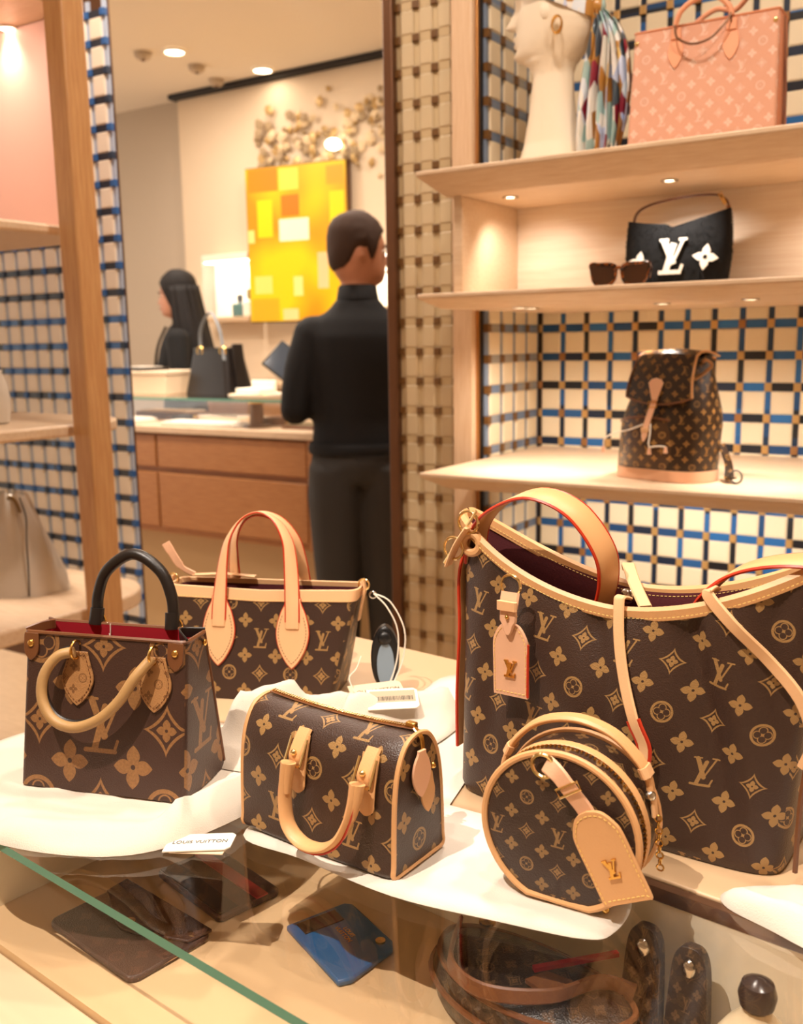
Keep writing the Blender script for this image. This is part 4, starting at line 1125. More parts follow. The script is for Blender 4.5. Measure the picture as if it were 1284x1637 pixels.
# ---------------------------------------------------------------- backpack on the lower shelf
def backpack():
    t = thing('backpack', 'brown monogram drawstring backpack with tan base on lit shelf', 'backpack', (-.600, 1.895, 1.0205), math.radians(-14))
    N = 56
    def loop(k):
        """k: 0 base, 1 gathered top"""
        z = .238 * k
        w = .100 - .006 * k - .036 * max(0, (k - .45) / .55) ** 1.3; d = .058 + .006 * math.sin(k * PI) - .022 * max(0, (k - .5) / .5) ** 1.4
        out = []
        for i, (x, y) in enumerate(sell(w, d, .62, .72, N)):
            a = 2 * PI * i / N; y += .012 * k
            g = max(0, (k - .55) / .45)
            f = 1 - .10 * g * (math.sin(a * 7) * .5 + .5)
            out.append(V((x * f + .024 * k * k, y * f, z + .004 * g * math.sin(a * 5))))
        return out
    ks = [i / 20 for i in range(21)]
    MB().loft([loop(k) for k in ks], True, True, True).build('body', m_canvas_back, t)
    base = [[V((p.x * 1.012, p.y * 1.015, z)) for p in loop(k)] for k, z in ((0, 0), (0, .003), (.1, .022), (.1, .0225))]
    MB().loft(base, True, True, False).build('base_band', m_tan_pink, t, bev=.001)
    # front pocket
    def pk(k):
        z = .026 + .098 * k; out = []
        for i in range(31):
            u = -1 + 2 * i / 30
            x = u * .070 - .012; bul = (1 - abs(u) ** 4) * (.020 * math.sin(min(1, k * 1.02 + .06) * PI * .62 + .35))
            out.append(V((x, -.056 - bul + .006 * k + .012 * u * u * (1 if k < 2 else 0), z - .012 * (u * u) * k)))
        return out
    rk = [pk(k / 10) for k in range(11)]; rk.append([p + V((0, .020, .005)) for p in rk[-1]])
    MB().loft(rk, False).build('front_pocket', canvas('canvas_pocket_lit', '#4a3220', '#a67a42', .028, rough=.2), t, uv='box')  # lighter copy of the backpack canvas: the bulge's highlight is in the colours
    MB().tube([p + V((0, -.001, .0)) for p in rk[-2]], .0022, 6).build('pocket_binding', m_brownl, t)
    # flap folding over the top
    fl = []
    for j in range(13):
        v = j / 12
        a = v * 1.0
        row = []
        for i in range(21):
            u = -1 + 2 * i / 20
            w = .056 + .016 * v
            if v < .4: y, z = .045 - .085 * (v / .4), .238 + .010 * math.sin(v / .4 * PI * .8)
            else:
                q = (v - .4) / .6; y, z = -.040 - .020 * math.sin(q * PI * .6), .242 - .080 * q
            row.append(V((u * w + .024 - .010 * v, y - .004 * (1 - u * u), z + .006 * (1 - u * u) - .012 * max(0, (v - .7) / .3) * (1 - u * u) * 1.6)))
        fl.append(row)
    fo = MB(); fo.loft(fl, False); fo.loft([[p + V((0, .003, -.003)) for p in r] for r in fl], False, flip=True); f = fo.build('flap', m_canvas_back, t)
    MB().tube([r[-1] for r in fl] , .0024, 6).build('flap_binding', m_tan_deep, f)
    MB().tube([r[0] for r in fl] , .0024, 6).build('flap_binding', m_brownl, f)
    MB().tube(fl[-1], .0020, 6).build('flap_binding', m_brownl, f)
    # scallop patch, buckle strap
    fan = [(-.006, -.020), (.006, -.020), (.016, .012), (.010, .019), (0, .0215), (-.010, .019), (-.016, .012)]
    MB().prism(fan, -.0014, .0014, M=T(.012, -.0665, .178) @ RX(-8)).build('strap_patch', m_tan_pink, t, bev=.0006)
    S = cat([(.012, -.066, .162), (.006, -.070, .138), (-.001, -.073, .112), (-.003, -.077, .092), (-.004, -.079, .078)], 5)
    s = MB().strap(S, [.013] * 17 + [.011, .008, .006, .003], .0030, (1, 0, 0)).build('closing_strap', m_tan_pink, t)
    b = MB(); c = V((.009, -.0702, .150)); b.tube([c + V((-.009, 0, .004)), c + V((.009, 0, .004)), c + V((.009, -.001, -.006)), c + V((-.009, -.001, -.006))], .0012, 6, True); b.build('buckle', m_gold, s)
    MB().box((-.0025, -.0765, .100), (.0165, .005, .009)).build('strap_keeper', m_tan, s, bev=.001)
    # drawstrings with leather ends
    for P in ([(-.010, -.073, .110), (-.040, -.076, .098), (-.075, -.072, .090), (-.106, -.060, .076), (-.112, -.056, .060)], [(.008, -.074, .112), (.010, -.078, .095), (.010, -.082, .076), (.012, -.082, .066)], [(.012, -.082, .068), (.030, -.080, .071), (.042, -.074, .070)]):
        d = MB().tube(cat(P, 6), .0016, 6).build('drawstring', m_white, t)
        MB().tube([P[-1], V(P[-1]) + V((0, 0, -.012))], [.003, .0042], 8).build('string_end', m_tan_pink, d)
    MB().tube(cat([(.076, -.010, .228), (.090, -.020, .232), (.098, -.014, .222), (.084, -.020, .206), (.072, -.030, .196)], 6), .0040, 8, flat=.5).build('grab_loop', m_tan_deep, t)
    sh = MB().strap(cat([(.094, .040, .070), (.112, .034, .040), (.122, .024, .020), (.130, .010, .009), (.140, .002, .009)], 6), .020, .003, (.2, 1, .2)).build('shoulder_strap', m_canvas_back, t)
    MB().torus((.148, .002, .014), .012, .0018, 'y', 18, 6).build('strap_slide', m_black, sh)
backpack()
# ---------------------------------------------------------------- mannequin head with scarf
def mannequin():
    t = thing('mannequin_head', 'cream mannequin head with long neck facing left on the top shelf', 'mannequin', (-.900, 2.0, 1.6345), 0)
    m_man = plain('matte_cream_resin', '#efdfc6', .55)
    # (z, front x, back x, half width y); face looks to -x
    S = [(0, -.088, .072, .070), (.006, -.086, .072, .070), (.03, -.076, .066, .058), (.07, -.064, .058, .048), (.11, -.056, .052, .044), (.15, -.050, .047, .041), (.185, -.046, .044, .040), (.205, -.043, .043, .040),
         (.215, -.044, .044, .042), (.228, -.052, .050, .046), (.238, -.066, .060, .050), (.246, -.078, .068, .053), (.256, -.082, .076, .057), (.268, -.083, .084, .061), (.285, -.083, .092, .065), (.305, -.083, .098, .068), (.335, -.084, .102, .071), (.37, -.084, .102, .072), (.40, -.080, .097, .069), (.425, -.066, .084, .058), (.444, -.040, .060, .038), (.452, -.010, .030, .012)]
    Z = [s[0] for s in S]
    def at(z):
        for a, b in zip(S, S[1:]):
            if a[0] <= z <= b[0]:
                k = (z - a[0]) / (b[0] - a[0] + 1e-9); return [a[i] + (b[i] - a[i]) * k for i in range(1, 4)]
        return S[-1][1:]
    def bumps(z, y):
        """nose, lips, chin, brow along the mid line"""
        g = lambda c, w: math.exp(-((z - c) / w) ** 2)
        n = -.030 * max(0, 1 - abs(z - .316) / .045 if z > .316 else max(0, 1 - (.316 - z) / .010)) * math.exp(-(y / .011) ** 2)
        l = (-.0105 * g(.290, .0055) - .0095 * g(.277, .0055) + .004 * g(.2665, .005)) * math.exp(-(y / .018) ** 2)
        c = -.010 * g(.254, .010) * math.exp(-(y / .022) ** 2)
        e = .010 * g(.346, .014) * math.exp(-((abs(y) - .028) / .014) ** 2)
        br = -.004 * g(.366, .012) * math.exp(-(y / .04) ** 2)
        return n + l + c + e + br
    rings = []
    zs = [i * .452 / 110 for i in range(111)]
    for z in zs:
        f, b, w = at(z); cx = (f + b) / 2; L = (b - f) / 2; r = []
        for i in range(44):
            a = 2 * PI * i / 44; x = -L * math.cos(a); y = w * math.sin(a)
            if math.cos(a) > 0 and z > .236: y *= 1 - .18 * math.cos(a)
            x += cx
            if math.cos(a) > .2: x += bumps(z, y) * min(1, (math.cos(a) - .2) / .4)
            r.append(V((x, y, z)))
        rings.append(r)
    MB().loft(rings, True, True, True).build('head_and_neck', m_man, t, angle=80)
    for s in (-1, 1):
        MB().ball((.010, s * .066, .320), .016, 12, 8, (.75, .35, 1.25)).build('ear', m_man, t)
    # printed silk scarf: wrap over the skull and a long tail behind
    m_sk, nt, b = new_mat('printed_silk')
    tc = nt.nodes.new('ShaderNodeTexCoord'); mp = nt.nodes.new('ShaderNodeMapping'); mp.inputs['Scale'].default_value = (34, 12, 9); mp.inputs['Rotation'].default_value = (.4, .5, .7)
    nt.links.new(tc.outputs['Object'], mp.inputs[0])
    v = nt.nodes.new('ShaderNodeTexVoronoi'); v.inputs['Scale'].default_value = 2.6; nt.links.new(mp.outputs[0], v.inputs['Vector'])
    sp = nt.nodes.new('ShaderNodeSeparateColor'); nt.links.new(v.outputs['Color'], sp.inputs[0])
    r = nt.nodes.new('ShaderNodeValToRGB'); r.color_ramp.interpolation = 'CONSTANT'
    pal = ['#dfe6ee', '#b9833f', '#c3cde8', '#8f2436', '#e9e2d6', '#a8763c', '#aac7c2', '#d9b36a', '#4e5a63', '#f0e9e0']
    el = r.color_ramp.elements
    while len(el) < len(pal): el.new(.5)
    for i, c in enumerate(pal): el[i].position = i / len(pal); el[i].color = lin(c)
    nt.links.new(sp.outputs[0], r.inputs[0]); nt.links.new(r.outputs[0], b.inputs['Base Color']); b.inputs['Roughness'].default_value = .3
    sc_ = thing('silk_scarf', 'printed silk scarf tied round the mannequin head with hanging tail', 'scarf', (-.900, 2.0, 1.6345), 0)
    wrap = []
    for j in range(15):
        k = j / 14; row = []
        for i in range(45):
            a = 2 * PI * i / 44                                # 0 = front
            zl = .388 - .092 * (.5 - .5 * math.cos(a)) ** .9   # lower edge: high on the brow, low at the nape
            z = zl + (.4505 - zl) * (1 - (1 - k) ** 1.0)
            f, bk, w = at(min(z, .4515)); cx = (f + bk) / 2; L = (bk - f) / 2 + .0045; w += .0045
            wob = .0022 * math.sin(a * 9 + k * 5)
            row.append(V((cx - (L + wob) * math.cos(a), (w + wob) * math.sin(a), z + (.005 if k > .5 else 0))))
        wrap.append(row)
    MB().loft(wrap, False).build('wrap', m_sk, sc_, recalc=False)
    MB().ball((.098, -.012, .322), .022, 16, 12, (.9, .8, .8)).build('knot', m_sk, sc_)
    tails = [([(.100, -.012, .322), (.116, -.030, .275), (.112, -.036, .215), (.104, -.036, .150), (.100, -.034, .085), (.098, -.032, .020)], [.018, .045, .062, .072, .080, .066], 0.0),
             ([(.100, -.010, .322), (.130, -.012, .285), (.146, -.014, .235), (.150, -.014, .170), (.146, -.012, .110), (.140, -.012, .060)], [.018, .035, .048, .055, .052, .030], 1.3)]
    for P, wd, ph in tails:
        C_ = cat(P, 8); n = len(C_); rows = []
        for i, p in enumerate(C_):
            u = i / (n - 1) * (len(wd) - 1); q = min(int(u), len(wd) - 2); w = wd[q] + (wd[q + 1] - wd[q]) * (u - q); row = []
            for k in range(33):
                s = k / 32 - .5
                f = .012 * min(1, w / .05) * math.sin(s * 22 + ph + .6 * math.sin(i * .12)) + .004 * math.sin(s * 47 + ph)
                row.append(p + V((s * w * .95, f, -.030 * (i / n) * (abs(math.sin(s * 5 + ph))))))
            rows.append(row)
        mb = MB(); mb.loft(rows, False)
        o = mb.build('tail', m_sk, sc_, recalc=False); sd = o.modifiers.new('solid', 'SOLIDIFY'); sd.thickness = .0012
    e = thing('hoop_earring', 'chunky gold hoop earring on the mannequin ear', 'earring', (-.868, 2.0, 1.622), 0)
    h = MB()
    for k in range(3): h.torus((0, 0, 0), .0150, .0022, 'y', 26, 7, M=T(.008, -.0755, .296) @ RZ(-12 + 12 * k) @ RX(8 * k - 8) @ Matrix.Diagonal((.72, 1, 1.08, 1)))
    h.build('hoops', m_gold, e)
mannequin()

# ---------------------------------------------------------------- white bucket bag and pale object on left shelves
def bucket():
    t = thing('bucket_bag', 'soft silver-white drawstring bucket bag on the left lower shelf', 'handbag', (-2.095, 1.455, .7005), math.radians(20))
    m_sil = plain('pale_silver_leather', '#cfc6ba', .32, .25, vary=.08, vscale=14)
    rings = []
    for j in range(21):
        k = j / 20; r = []
        w = .128 * (1 - .62 * k ** 1.6); d = .085 * (1 - .55 * k ** 1.6)
        for i in range(48):
            a = 2 * PI * i / 48
            f = 1 - .34 * k ** .9 * (.5 + .5 * math.sin(a * 8)) + .05 * math.sin(a * 3 + k * 4) + .03 * math.sin(a * 5 - k * 6)
            r.append(V((w * f * math.cos(a), d * f * math.sin(a), .245 * k + .006 * math.sin(a * 8) * k)))
        rings.append(r)
    MB().loft(rings, True, True, False).build('body', m_sil, t)
    MB().tube(cat([(.055, -.040, .240), (.075, -.050, .195), (.082, -.065, .140), (.085, -.072, .06), (.080, -.070, .004)], 6), .0018, 6).build('side_seam', m_blackl, t)
    MB().tube(cat([(.020, -.034, .236), (.035, -.045, .244), (.048, -.045, .228), (.060, -.050, .205)], 6), .0045, 8).build('drawstring', plain('bronze_cord', '#7d6238', .4), t)
    t2 = thing('ceramic_vase', 'pale rounded vase at the left edge on the middle shelf', 'vase', (-1.995, 1.36, 1.1255))
    MB().lathe([(.030, 0), (.036, .003), (.040, .03), (.041, .06), (.036, .09), (.028, .112), (.028, .118), (.024, .118), (.026, .10)], 28).build('body', plain('pale_ceramic', '#d5cabb', .35), t2)
    MB().lathe([(.024, .1185), (.0285, .1185), (.0285, .121), (.024, .121)], 28, cap=False).build('rim', m_white, t2)
bucket()

# ---------------------------------------------------------------- cloths on the table
def cloth(name, label, outline, z0, hfun, mat, thick=.004, rings=14, seed=1, rough=.004, group=None):
    """soft cloth: outline (x, y) corner points, smoothed; height from hfun(x, y, k) with k = 0 at the hem, 1 at the centre"""
    P = cat([(x, y, 0) for x, y in outline], 6, True); n = len(P)
    c = sum((V(p) for p in P), V((0, 0, 0))) / n
    rows = []
    for j in range(rings + 1):
        k = j / rings; row = []
        for i, p in enumerate(P):
            q = p.lerp(c, k * .985)
            e = min(1, k * rings / 2.0)
            h = thick * (1 - (1 - e) ** 2) + rough * e * (noise.noise(V((q.x * 26 + seed, q.y * 26, seed))) + .6 * noise.noise(V((q.x * 60, q.y * 60 + seed, 3)))) + hfun(q.x, q.y, k) * e
            row.append(V((q.x, q.y, z0 + max(h, .0012 * (1 if j else .2)))))
        rows.append(row)
    mb = MB(); mb.loft([[V((p.x, p.y, z0)) for p in rows[0]]] + rows, True, True, True)
    o = mb.build(name, mat, None, angle=89, recalc=True)
    return tag(o, label, 'cloth', group)
def ridge(ax, ay, bx, by, h, w):
    def f(x, y):
        dx, dy = bx - ax, by - ay; L = dx * dx + dy * dy
        t_ = max(0, min(1, ((x - ax) * dx + (y - ay) * dy) / L)); d = math.hypot(x - ax - dx * t_, y - ay - dy * t_)
        return h * math.exp(-(d / w) ** 2)
    return f
# left dust cloth under the giant-monogram tote: smooth front roll
r1 = ridge(-.72, .475, -.585, .545, .012, .020); r2 = ridge(-.60, .56, -.59, .68, .024, .016)
cloth('dust_cloth', 'cream flannel cloth spread under the giant-monogram tote', [(-.905, .520), (-.80, .470), (-.735, .458), (-.66, .475), (-.605, .508), (-.580, .560), (-.572, .64), (-.60, .72), (-.68, .77), (-.80, .74), (-.905, .66)], CT + .0003,
      lambda x, y, k: r1(x, y) + r2(x, y), m_cloth, .0030, seed=2, rough=.0030)
# gathered cloth between the tall tote and the barrel bag
a1 = ridge(-.665, .715, -.645, .77, .058, .020); a2 = ridge(-.645, .77, -.585, .82, .040, .018); a3 = ridge(-.585, .82, -.53, .90, .030, .020); a4 = ridge(-.69, .69, -.60, .70, .016, .018)
cloth('dust_cloth', 'crumpled cream cloth gathered in folds behind the barrel bag', [(-.705, .672), (-.655, .665), (-.565, .690), (-.525, .72), (-.50, .80), (-.505, .90), (-.55, .95), (-.595, .93), (-.62, .85), (-.655, .80), (-.685, .735)], CT + .0045,
      lambda x, y, k: max(a1(x, y), a2(x, y), a3(x, y), a4(x, y)), m_cloth, .004, seed=5, rough=.007)
# flat cloth under barrel bag and hatbox, reaching back to the deck
b1 = ridge(-.545, .582, -.385, .575, .006, .008); b2 = ridge(-.385, .575, -.235, .602, .009, .010)
cloth('dust_cloth', 'flat white cloth under the barrel bag and round hatbox bag', [(-.548, .582), (-.48, .577), (-.385, .570), (-.30, .583), (-.238, .596), (-.222, .615), (-.225, .66), (-.26, .72), (-.42, .72), (-.44, .80), (-.50, 1.03), (-.60, 1.03), (-.585, .90), (-.54, .75), (-.552, .66)], CT + .0001,
      lambda x, y, k: b1(x, y) + b2(x, y), m_white_cloth, .0022, seed=9, rough=.0006)
w1 = ridge(-.160, .69, -.06, .68, .010, .012)
cloth('dust_cloth', 'white cloth lying at the right corner before the slouchy bag', [(-.166, .712), (-.164, .690), (-.13, .676), (-.06, .655), (.06, .66), (.10, .76), (0, .775), (-.06, .765), (-.125, .742)], CT + .0004,
      lambda x, y, k: w1(x, y) + .01 * k, m_white_cloth, .006, seed=12, rough=.004)

# ---------------------------------------------------------------- cards and price tags
def text_part(txt, size, parent, loc, rot, mat, name='lettering'):
    c = bpy.data.curves.new(name, 'FONT'); c.body = txt; c.size = size; c.align_x = 'CENTER'; c.align_y = 'CENTER'; c.extrude = .00012
    tmp = bpy.data.objects.new(name + '_curve', c); COL.objects.link(tmp)
    me = bpy.data.meshes.new_from_object(tmp.evaluated_get(bpy.context.evaluated_depsgraph_get()))
    bpy.data.objects.remove(tmp); bpy.data.curves.remove(c)
    me.materials.clear(); me.materials.append(mat)
    o = bpy.data.objects.new(name, me); COL.objects.link(o); o.parent = parent; o.location = loc; o.rotation_euler = rot
    return o
def card(label, loc, rz, w, h, t_, mat, txt=None, size=.006, tilt=(0, 0), corner=True):
    t = thing('swing_card', label, 'card', loc, rz)
    o = [(-w / 2, -h / 2), (w / 2 - .004, -h / 2), (w / 2, -h / 2 + .004), (w / 2, h / 2 - .004), (w / 2 - .004, h / 2), (-w / 2, h / 2)]
    mb = MB(); mb.loft([[(x, y, z) for x, y in o] for z in (0, t_)], True, True, True); mb.build('card', mat, t, smooth=False)
    if txt: text_part(txt, size, t, (0, 0, t_ + .0002), (0, 0, 0), m_ink)
    t.rotation_euler = (tilt[0], tilt[1], rz)
    return t
c = card('cream tag card lettered in small capitals resting on the gathered cloth', (-.604, .872, .899), math.radians(50), .062, .030, .0012, m_paper, 'LOUIS VUITTON', .0074, (math.radians(14), 0))
MB().tube(cat([(-.026, 0, .0015), (-.03, .012, .014), (-.02, .02, .02), (-.012, .03, .03)], 5), .0006, 5).build('thread', m_white, c)
c = card('white barcode label card lying behind the barrel bag', (-.562, .842, .907), math.radians(38), .056, .036, .0010, m_white, tilt=(math.radians(16), 0))
MB().box((0, .004, .0012), (.050, .020, .0004)).build('grey_panel', plain('label_grey', '#b9a88e', .7), c)
bc = MB(); rr = random.Random(8)
for i in range(26): bc.box((-.021 + .0017 * i, 0, .0016), (.0004 + .0008 * rr.random(), .007, .0003))
bc.build('barcode', m_ink, c, smooth=False)
c = card('folded white tag cards at the front left corner of the barrel bag', (-.566, .548, .8735), math.radians(28), .058, .028, .0010, m_white, 'LOUIS VUITTON', .0066, (0, math.radians(-4)))
MB().box((.002, -.004, -.0015), (.048, .022, .0008), M=RZ(-7)).build('lower_card', m_paper, c)

# ---------------------------------------------------------------- goods inside the glass case
def wallets():
    FZ = .7638
    def rr_poly(w, h, r):
        return [(x, y) for x, y in rrect(w, h, r, 5)]
    # brown envelope pouch with flap and snap
    t = thing('envelope_pouch', 'flat dark brown envelope pouch with brass snap inside the glass case', 'pouch', (-.655, .540, FZ), math.radians(-8))
    mb = MB(); mb.loft([[(x, y, z) for x, y in rr_poly(.135, .086, .010)] for z in (0, .006)], True, True, True); mb.build('body', m_dark_canvas, t, bev=.002, uv='box')
    fl = [(-.067, .043), (.067, .043), (.064, .018), (.012, -.006), (0, -.009), (-.012, -.006), (-.064, .018)]
    mb = MB(); mb.loft([[(x, y, z) for x, y in fl[::-1]] for z in (.0065, .0095)], True, True, True); mb.build('flap', m_dark_canvas, t, bev=.001, uv='box')
    MB().lathe([(.0055, .0095), (.0055, .0115), (.003, .0125), (.0001, .0125)], 18, (0, .001, 0)).build('snap', m_gold, t)
    MB().tube([(.066, -.036, .003), (.0665, 0, .003), (.066, .036, .003)], .0012, 6).build('side_edge', m_tan, t)
    # dark wallet with red band
    t = thing('wallet', 'dark wallet with red stripe lying flat under the glass', 'wallet', (-.640, .640, FZ), math.radians(-14))
    mb = MB(); mb.loft([[(x, y, z) for x, y in rr_poly(.115, .070, .006)] for z in (0, .007)], True, True, True); mb.build('body', m_dark_canvas, t, bev=.002, uv='box')
    MB().box((0, .014, .0076), (.114, .013, .0014)).build('red_stripe', plain('red_leather', '#b0292c', .45), t)
    MB().box((0, -.022, .0076), (.110, .020, .0016)).build('card_pocket', m_blackl, t, bev=.0005)
    # blue envelope card case
    t = thing('card_case', 'small royal blue leather card case with gold snap under glass', 'card case', (-.480, .628, FZ), math.radians(-24))
    m_bl = plain('blue_leather', '#1f5e94', .38, bump=.12)
    o = [(-.044, -.032), (.052, -.032), (.055, -.020), (.040, .030), (.030, .036), (-.040, .036), (-.046, .030)]
    mb = MB(); mb.loft([[(x, y, z) for x, y in o] for z in (0, .006)], True, True, True); mb.build('body', m_bl, t, bev=.002)
    MB().lathe([(.0045, .006), (.0045, .0078), (.0001, .0082)], 16, (.026, .026, 0)).build('snap', m_gold, t)
    for i, y in enumerate((.010, .004)): text_part(['LOUIS', 'VUITTON'][i], .006, t, (-.002, y, .0063), (0, 0, 0), m_gold)
    MB().box((-.030, -.004, .0065), (.018, .040, .0012)).build('dark_pocket', m_blackl, t, bev=.0004)
    # dark half-moon bag lying at the back right
    t = thing('half_moon_bag', 'dark monogram half-moon bag with leather trim inside the glass case', 'handbag', (-.292, .632, FZ), math.radians(-8))
    t.scale = (1.18, 1.18, 1.18)
    N = 44; rows = []
    def hm(k, ins=0.0):
        out = []
        for i in range(N):
            a = 2 * PI * i / N; x, y = (.078 - ins) * math.cos(a), (.050 - ins * .7) * math.sin(a)
            if y > 0: y *= .55
            out.append(V((x, y, k)))
        return out
    mb = MB(); mb.loft([hm(0, .010), hm(.006, .002), hm(.020, 0), hm(.032, .004), hm(.038, .018), hm(.040, .045)], True, True, True); mb.build('body', canvas('canvas_case_bag', '#1e1511', '#4f3a26', .022, rough=.3), t, uv='box')
    MB().tube(hm(.034, .0055), .0020, 6, True).build('edge_trim', m_brownl, t)
    MB().tube(hm(.020, -.001), .0022, 6, True).build('edge_trim', m_brownl, t)
    MB().strap(cat([(-.070, .010, .036), (-.040, -.040, .044), (-.005, -.052, .046), (.030, -.030, .046), (.045, .004, .044), (.062, .020, .036)], 6), .010, .003, (0, .3, 1)).build('shoulder_strap', m_brownl, t)
    MB().prism([(-.012, -.006), (.010, -.010), (.018, .002), (.012, .012), (-.006, .010)], -.0015, .0015, M=T(.020, -.018, .043) @ RX(-90)).build('name_tag', m_brownl, t)
    MB().lathe([(.006, 0), (.006, .002), (.0001, .003)], 16, (-.052, .018, .0385)).build('snap', m_gold, t)
    MB().box((0, 0, 0), (.004, .060, .003), M=T(.024, .012, .045) @ RZ(-35)).build('red_strap', m_red, t)
    # two made-up pouch forms standing in for the slouchy bag's reflections
    for i, (x, lab, hh) in enumerate(((-.213, 'taller dark pouch form standing in for a reflection, left of the pair', .092), (-.178, 'dark pouch form standing in for a reflection, right of the pair', .087))):
        t = thing('reflection_pouch', lab, 'pouch', (x, .652, FZ), math.radians(-6), 'pouch forms standing in for reflections')
        t.scale = (.75, .9, 1)
        o = mirror_poly([(0, hh), (.010, hh - .002), (.017, hh - .014), (.020, hh * .5), (.022, .006), (.020, .0)])
        MB().prism(o, -.008, .004, M=RX(-6)).build('body', canvas('canvas_reflection%d' % i, '#2f221c', '#5f4a34', .020), t, bev=.003, uv='box')
        MB().ball((0, -.008, hh - .016), .0075, 12, 8, (1, .6, 1), M=RX(-6)).build('cap_snap', m_steel, t)
    # cream perfume flask with dark stopper
    t = thing('perfume_flask', 'cream rounded flask with dark marbled stopper in the case corner', 'flask', (-.127, .640, FZ))
    t.scale = (.78, .78, 1.04)
    MB().lathe([(.030, 0), (.040, .004), (.044, .018), (.040, .034), (.026, .050), (.014, .060), (.011, .064)], 28).build('body', plain('cream_glaze', '#eed9b4', .25), t)
    MB().lathe([(.010, .064), (.015, .067), (.017, .075), (.014, .083), (.004, .087), (.0001, .087)], 20).build('stopper', plain('dark_marble', '#3a2d28', .2, vary=.8, vscale=60), t)
wallets()
# ---------------------------------------------------------------- sales counter far behind
CF = 2.90                                   # counter front plane
def counter():
    t = thing('sales_counter', 'long brown wooden sales counter with drawers and glass top section', 'counter', (0, 0, 0))
    X0, X1 = -3.95, -2.26
    MB().span((X0, CF + .02, .50), (X1, CF + .60, .935)).build('carcass', m_counter, t, bev=.004)
    for i in range(2):
        a = X0 + i * (X1 - X0 - .05) / 2; b = a + (X1 - X0 - .05) / 2
        for z0, z1 in ((.53, .765), (.79, .925)):
            MB().span((a + .006, CF, z0), (b - .006, CF + .0195, z1)).build('drawer_front', m_counter, t, bev=.003)
    MB().span((X1 - .048, CF - .004, .50), (X1 + .004, CF + .60, .936)).build('end_post', m_counter, t, bev=.003)
    MB().span((X0, CF - .01, .936), (X1 + .01, CF + .62, .965)).build('worktop', m_oak, t, bev=.003)
    MB().span((X0 + .2, CF + .10, 0), (X1 - .1, CF + .55, .499)).build('plinth', plain('plinth_stone', '#c9ab80', .5), t)
    g = MB(); g.span((X0, CF + .01, 1.075), (X1, CF + .58, 1.085)); g.m = [1, 1, 1, 1, 0, 0]; g.build('glass_top', [m_glass, m_glass_edge], t, smooth=False)
    MB().span((X0, CF + .012, .966), (X1, CF + .018, 1.074)).build('glass_front', m_glass, t, smooth=False)
    MB().span((X0, CF + .57, .966), (X1, CF + .575, 1.074)).build('glass_back', m_glass, t, smooth=False)
    MB().span((X1 - .006, CF + .02, .966), (X1, CF + .569, 1.074)).build('glass_end', m_glass, t, smooth=False)
counter()
def tray(label, loc, w, d, h, mat, rz=0.0, top=None, shape=None):
    t = thing('display_tray', label, 'tray', loc, rz)
    MB().span((-w / 2, -d / 2, 0), (w / 2, d / 2, h)).build('base', mat, t, bev=.004)
    MB().span((-w / 2 + .012, -d / 2 + .012, h), (w / 2 - .012, d / 2 - .012, h + .006)).build('pad', top or m_white, t, bev=.002)
    return t
m_bw = plain('bright_suede', '#fff4df', .8)
tray('bright cream jewellery tray at left inside the counter glass', (-3.42, CF + .10, .9655), .26, .13, .018, m_bw)
tray('long bright cream tray at the middle front inside the counter', (-2.93, CF + .10, .9655), .42, .12, .012, m_bw)
tray('small pale tray behind the long one inside the counter', (-3.02, CF + .30, .9655), .30, .12, .022, m_paper)
tray('dark brown tray at the right end inside the counter', (-2.40, CF + .16, .9655), .22, .14, .012, m_brownl, top=plain('olive_pad', '#6d5a38', .8))
tray('low dark case with pale lid in the back of counter', (-3.42, CF + .38, .9655), .34, .15, .030, m_brownl, top=m_paper)
def belts():
    for i, (x, y, lab) in enumerate(((-3.15, .20, 'coiled dark belt on the counter floor, left of the pair'), (-2.66, .24, 'coiled brown belt on the counter floor, right of the pair'))):
        t = thing('coiled_belt', lab, 'belt', (x, CF + y, .9655), 0, 'coiled belts in the counter')
        P = [(.02 * (1 + k * .035) * math.cos(k * .5), .02 * (1 + k * .035) * math.sin(k * .5), .016) for k in range(60)]
        MB().strap(P, .030, .003, (0, 0, 1)).build('band', [m_blackl, m_brownl][i], t)
        MB().torus((.065, 0, .018), .014, .002, 'x', 14, 6).build('buckle', m_gold, t)
belts()
def stand():
    t = thing('display_riser', 'brown turned riser under the lit round plate in counter', 'riser', (-2.66, CF + .12, .9655))
    MB().lathe([(.055, 0), (.055, .006), (.030, .010), (.026, .095), (.034, .104), (.034, .1085)], 24).build('stem', m_brownl, t)
    MB().torus((0, 0, .1), .032, .003, 'z', 24, 6).build('collar', m_gold, t)
    t = thing('round_plate', 'round cream plate under bright light on the counter glass', 'plate', (-2.66, CF + .13, 1.0855))
    MB().lathe([(.07, 0), (.115, .004), (.120, .010), (.120, .015), (.0001, .016)], 32).build('plate', m_bw, t)
    MB().torus((0, 0, .015), .117, .002, 'z', 32, 6).build('rim', m_gold, t)
    g = thing('jewel_box', 'open white jewel box glowing under light on the round plate', 'box', (-2.66, CF + .13, 1.102))
    MB().span((-.075, -.05, 0), (.055, .045, .022)).build('base', m_bw, g, bev=.004)
    MB().span((-.075, .047, 0), (.055, .057, .052)).build('lid', m_bw, g, bev=.004)
stand()
spot_light('counter_spot', (-2.9, CF - .5, CEIL - .05), (-2.85, CF + .1, 1.0), 90, 35, .7, .04)
spot_light('counter_spot', (-3.5, CF - .4, CEIL - .05), (-3.3, CF + .1, 1.0), 80, 35, .7, .04)

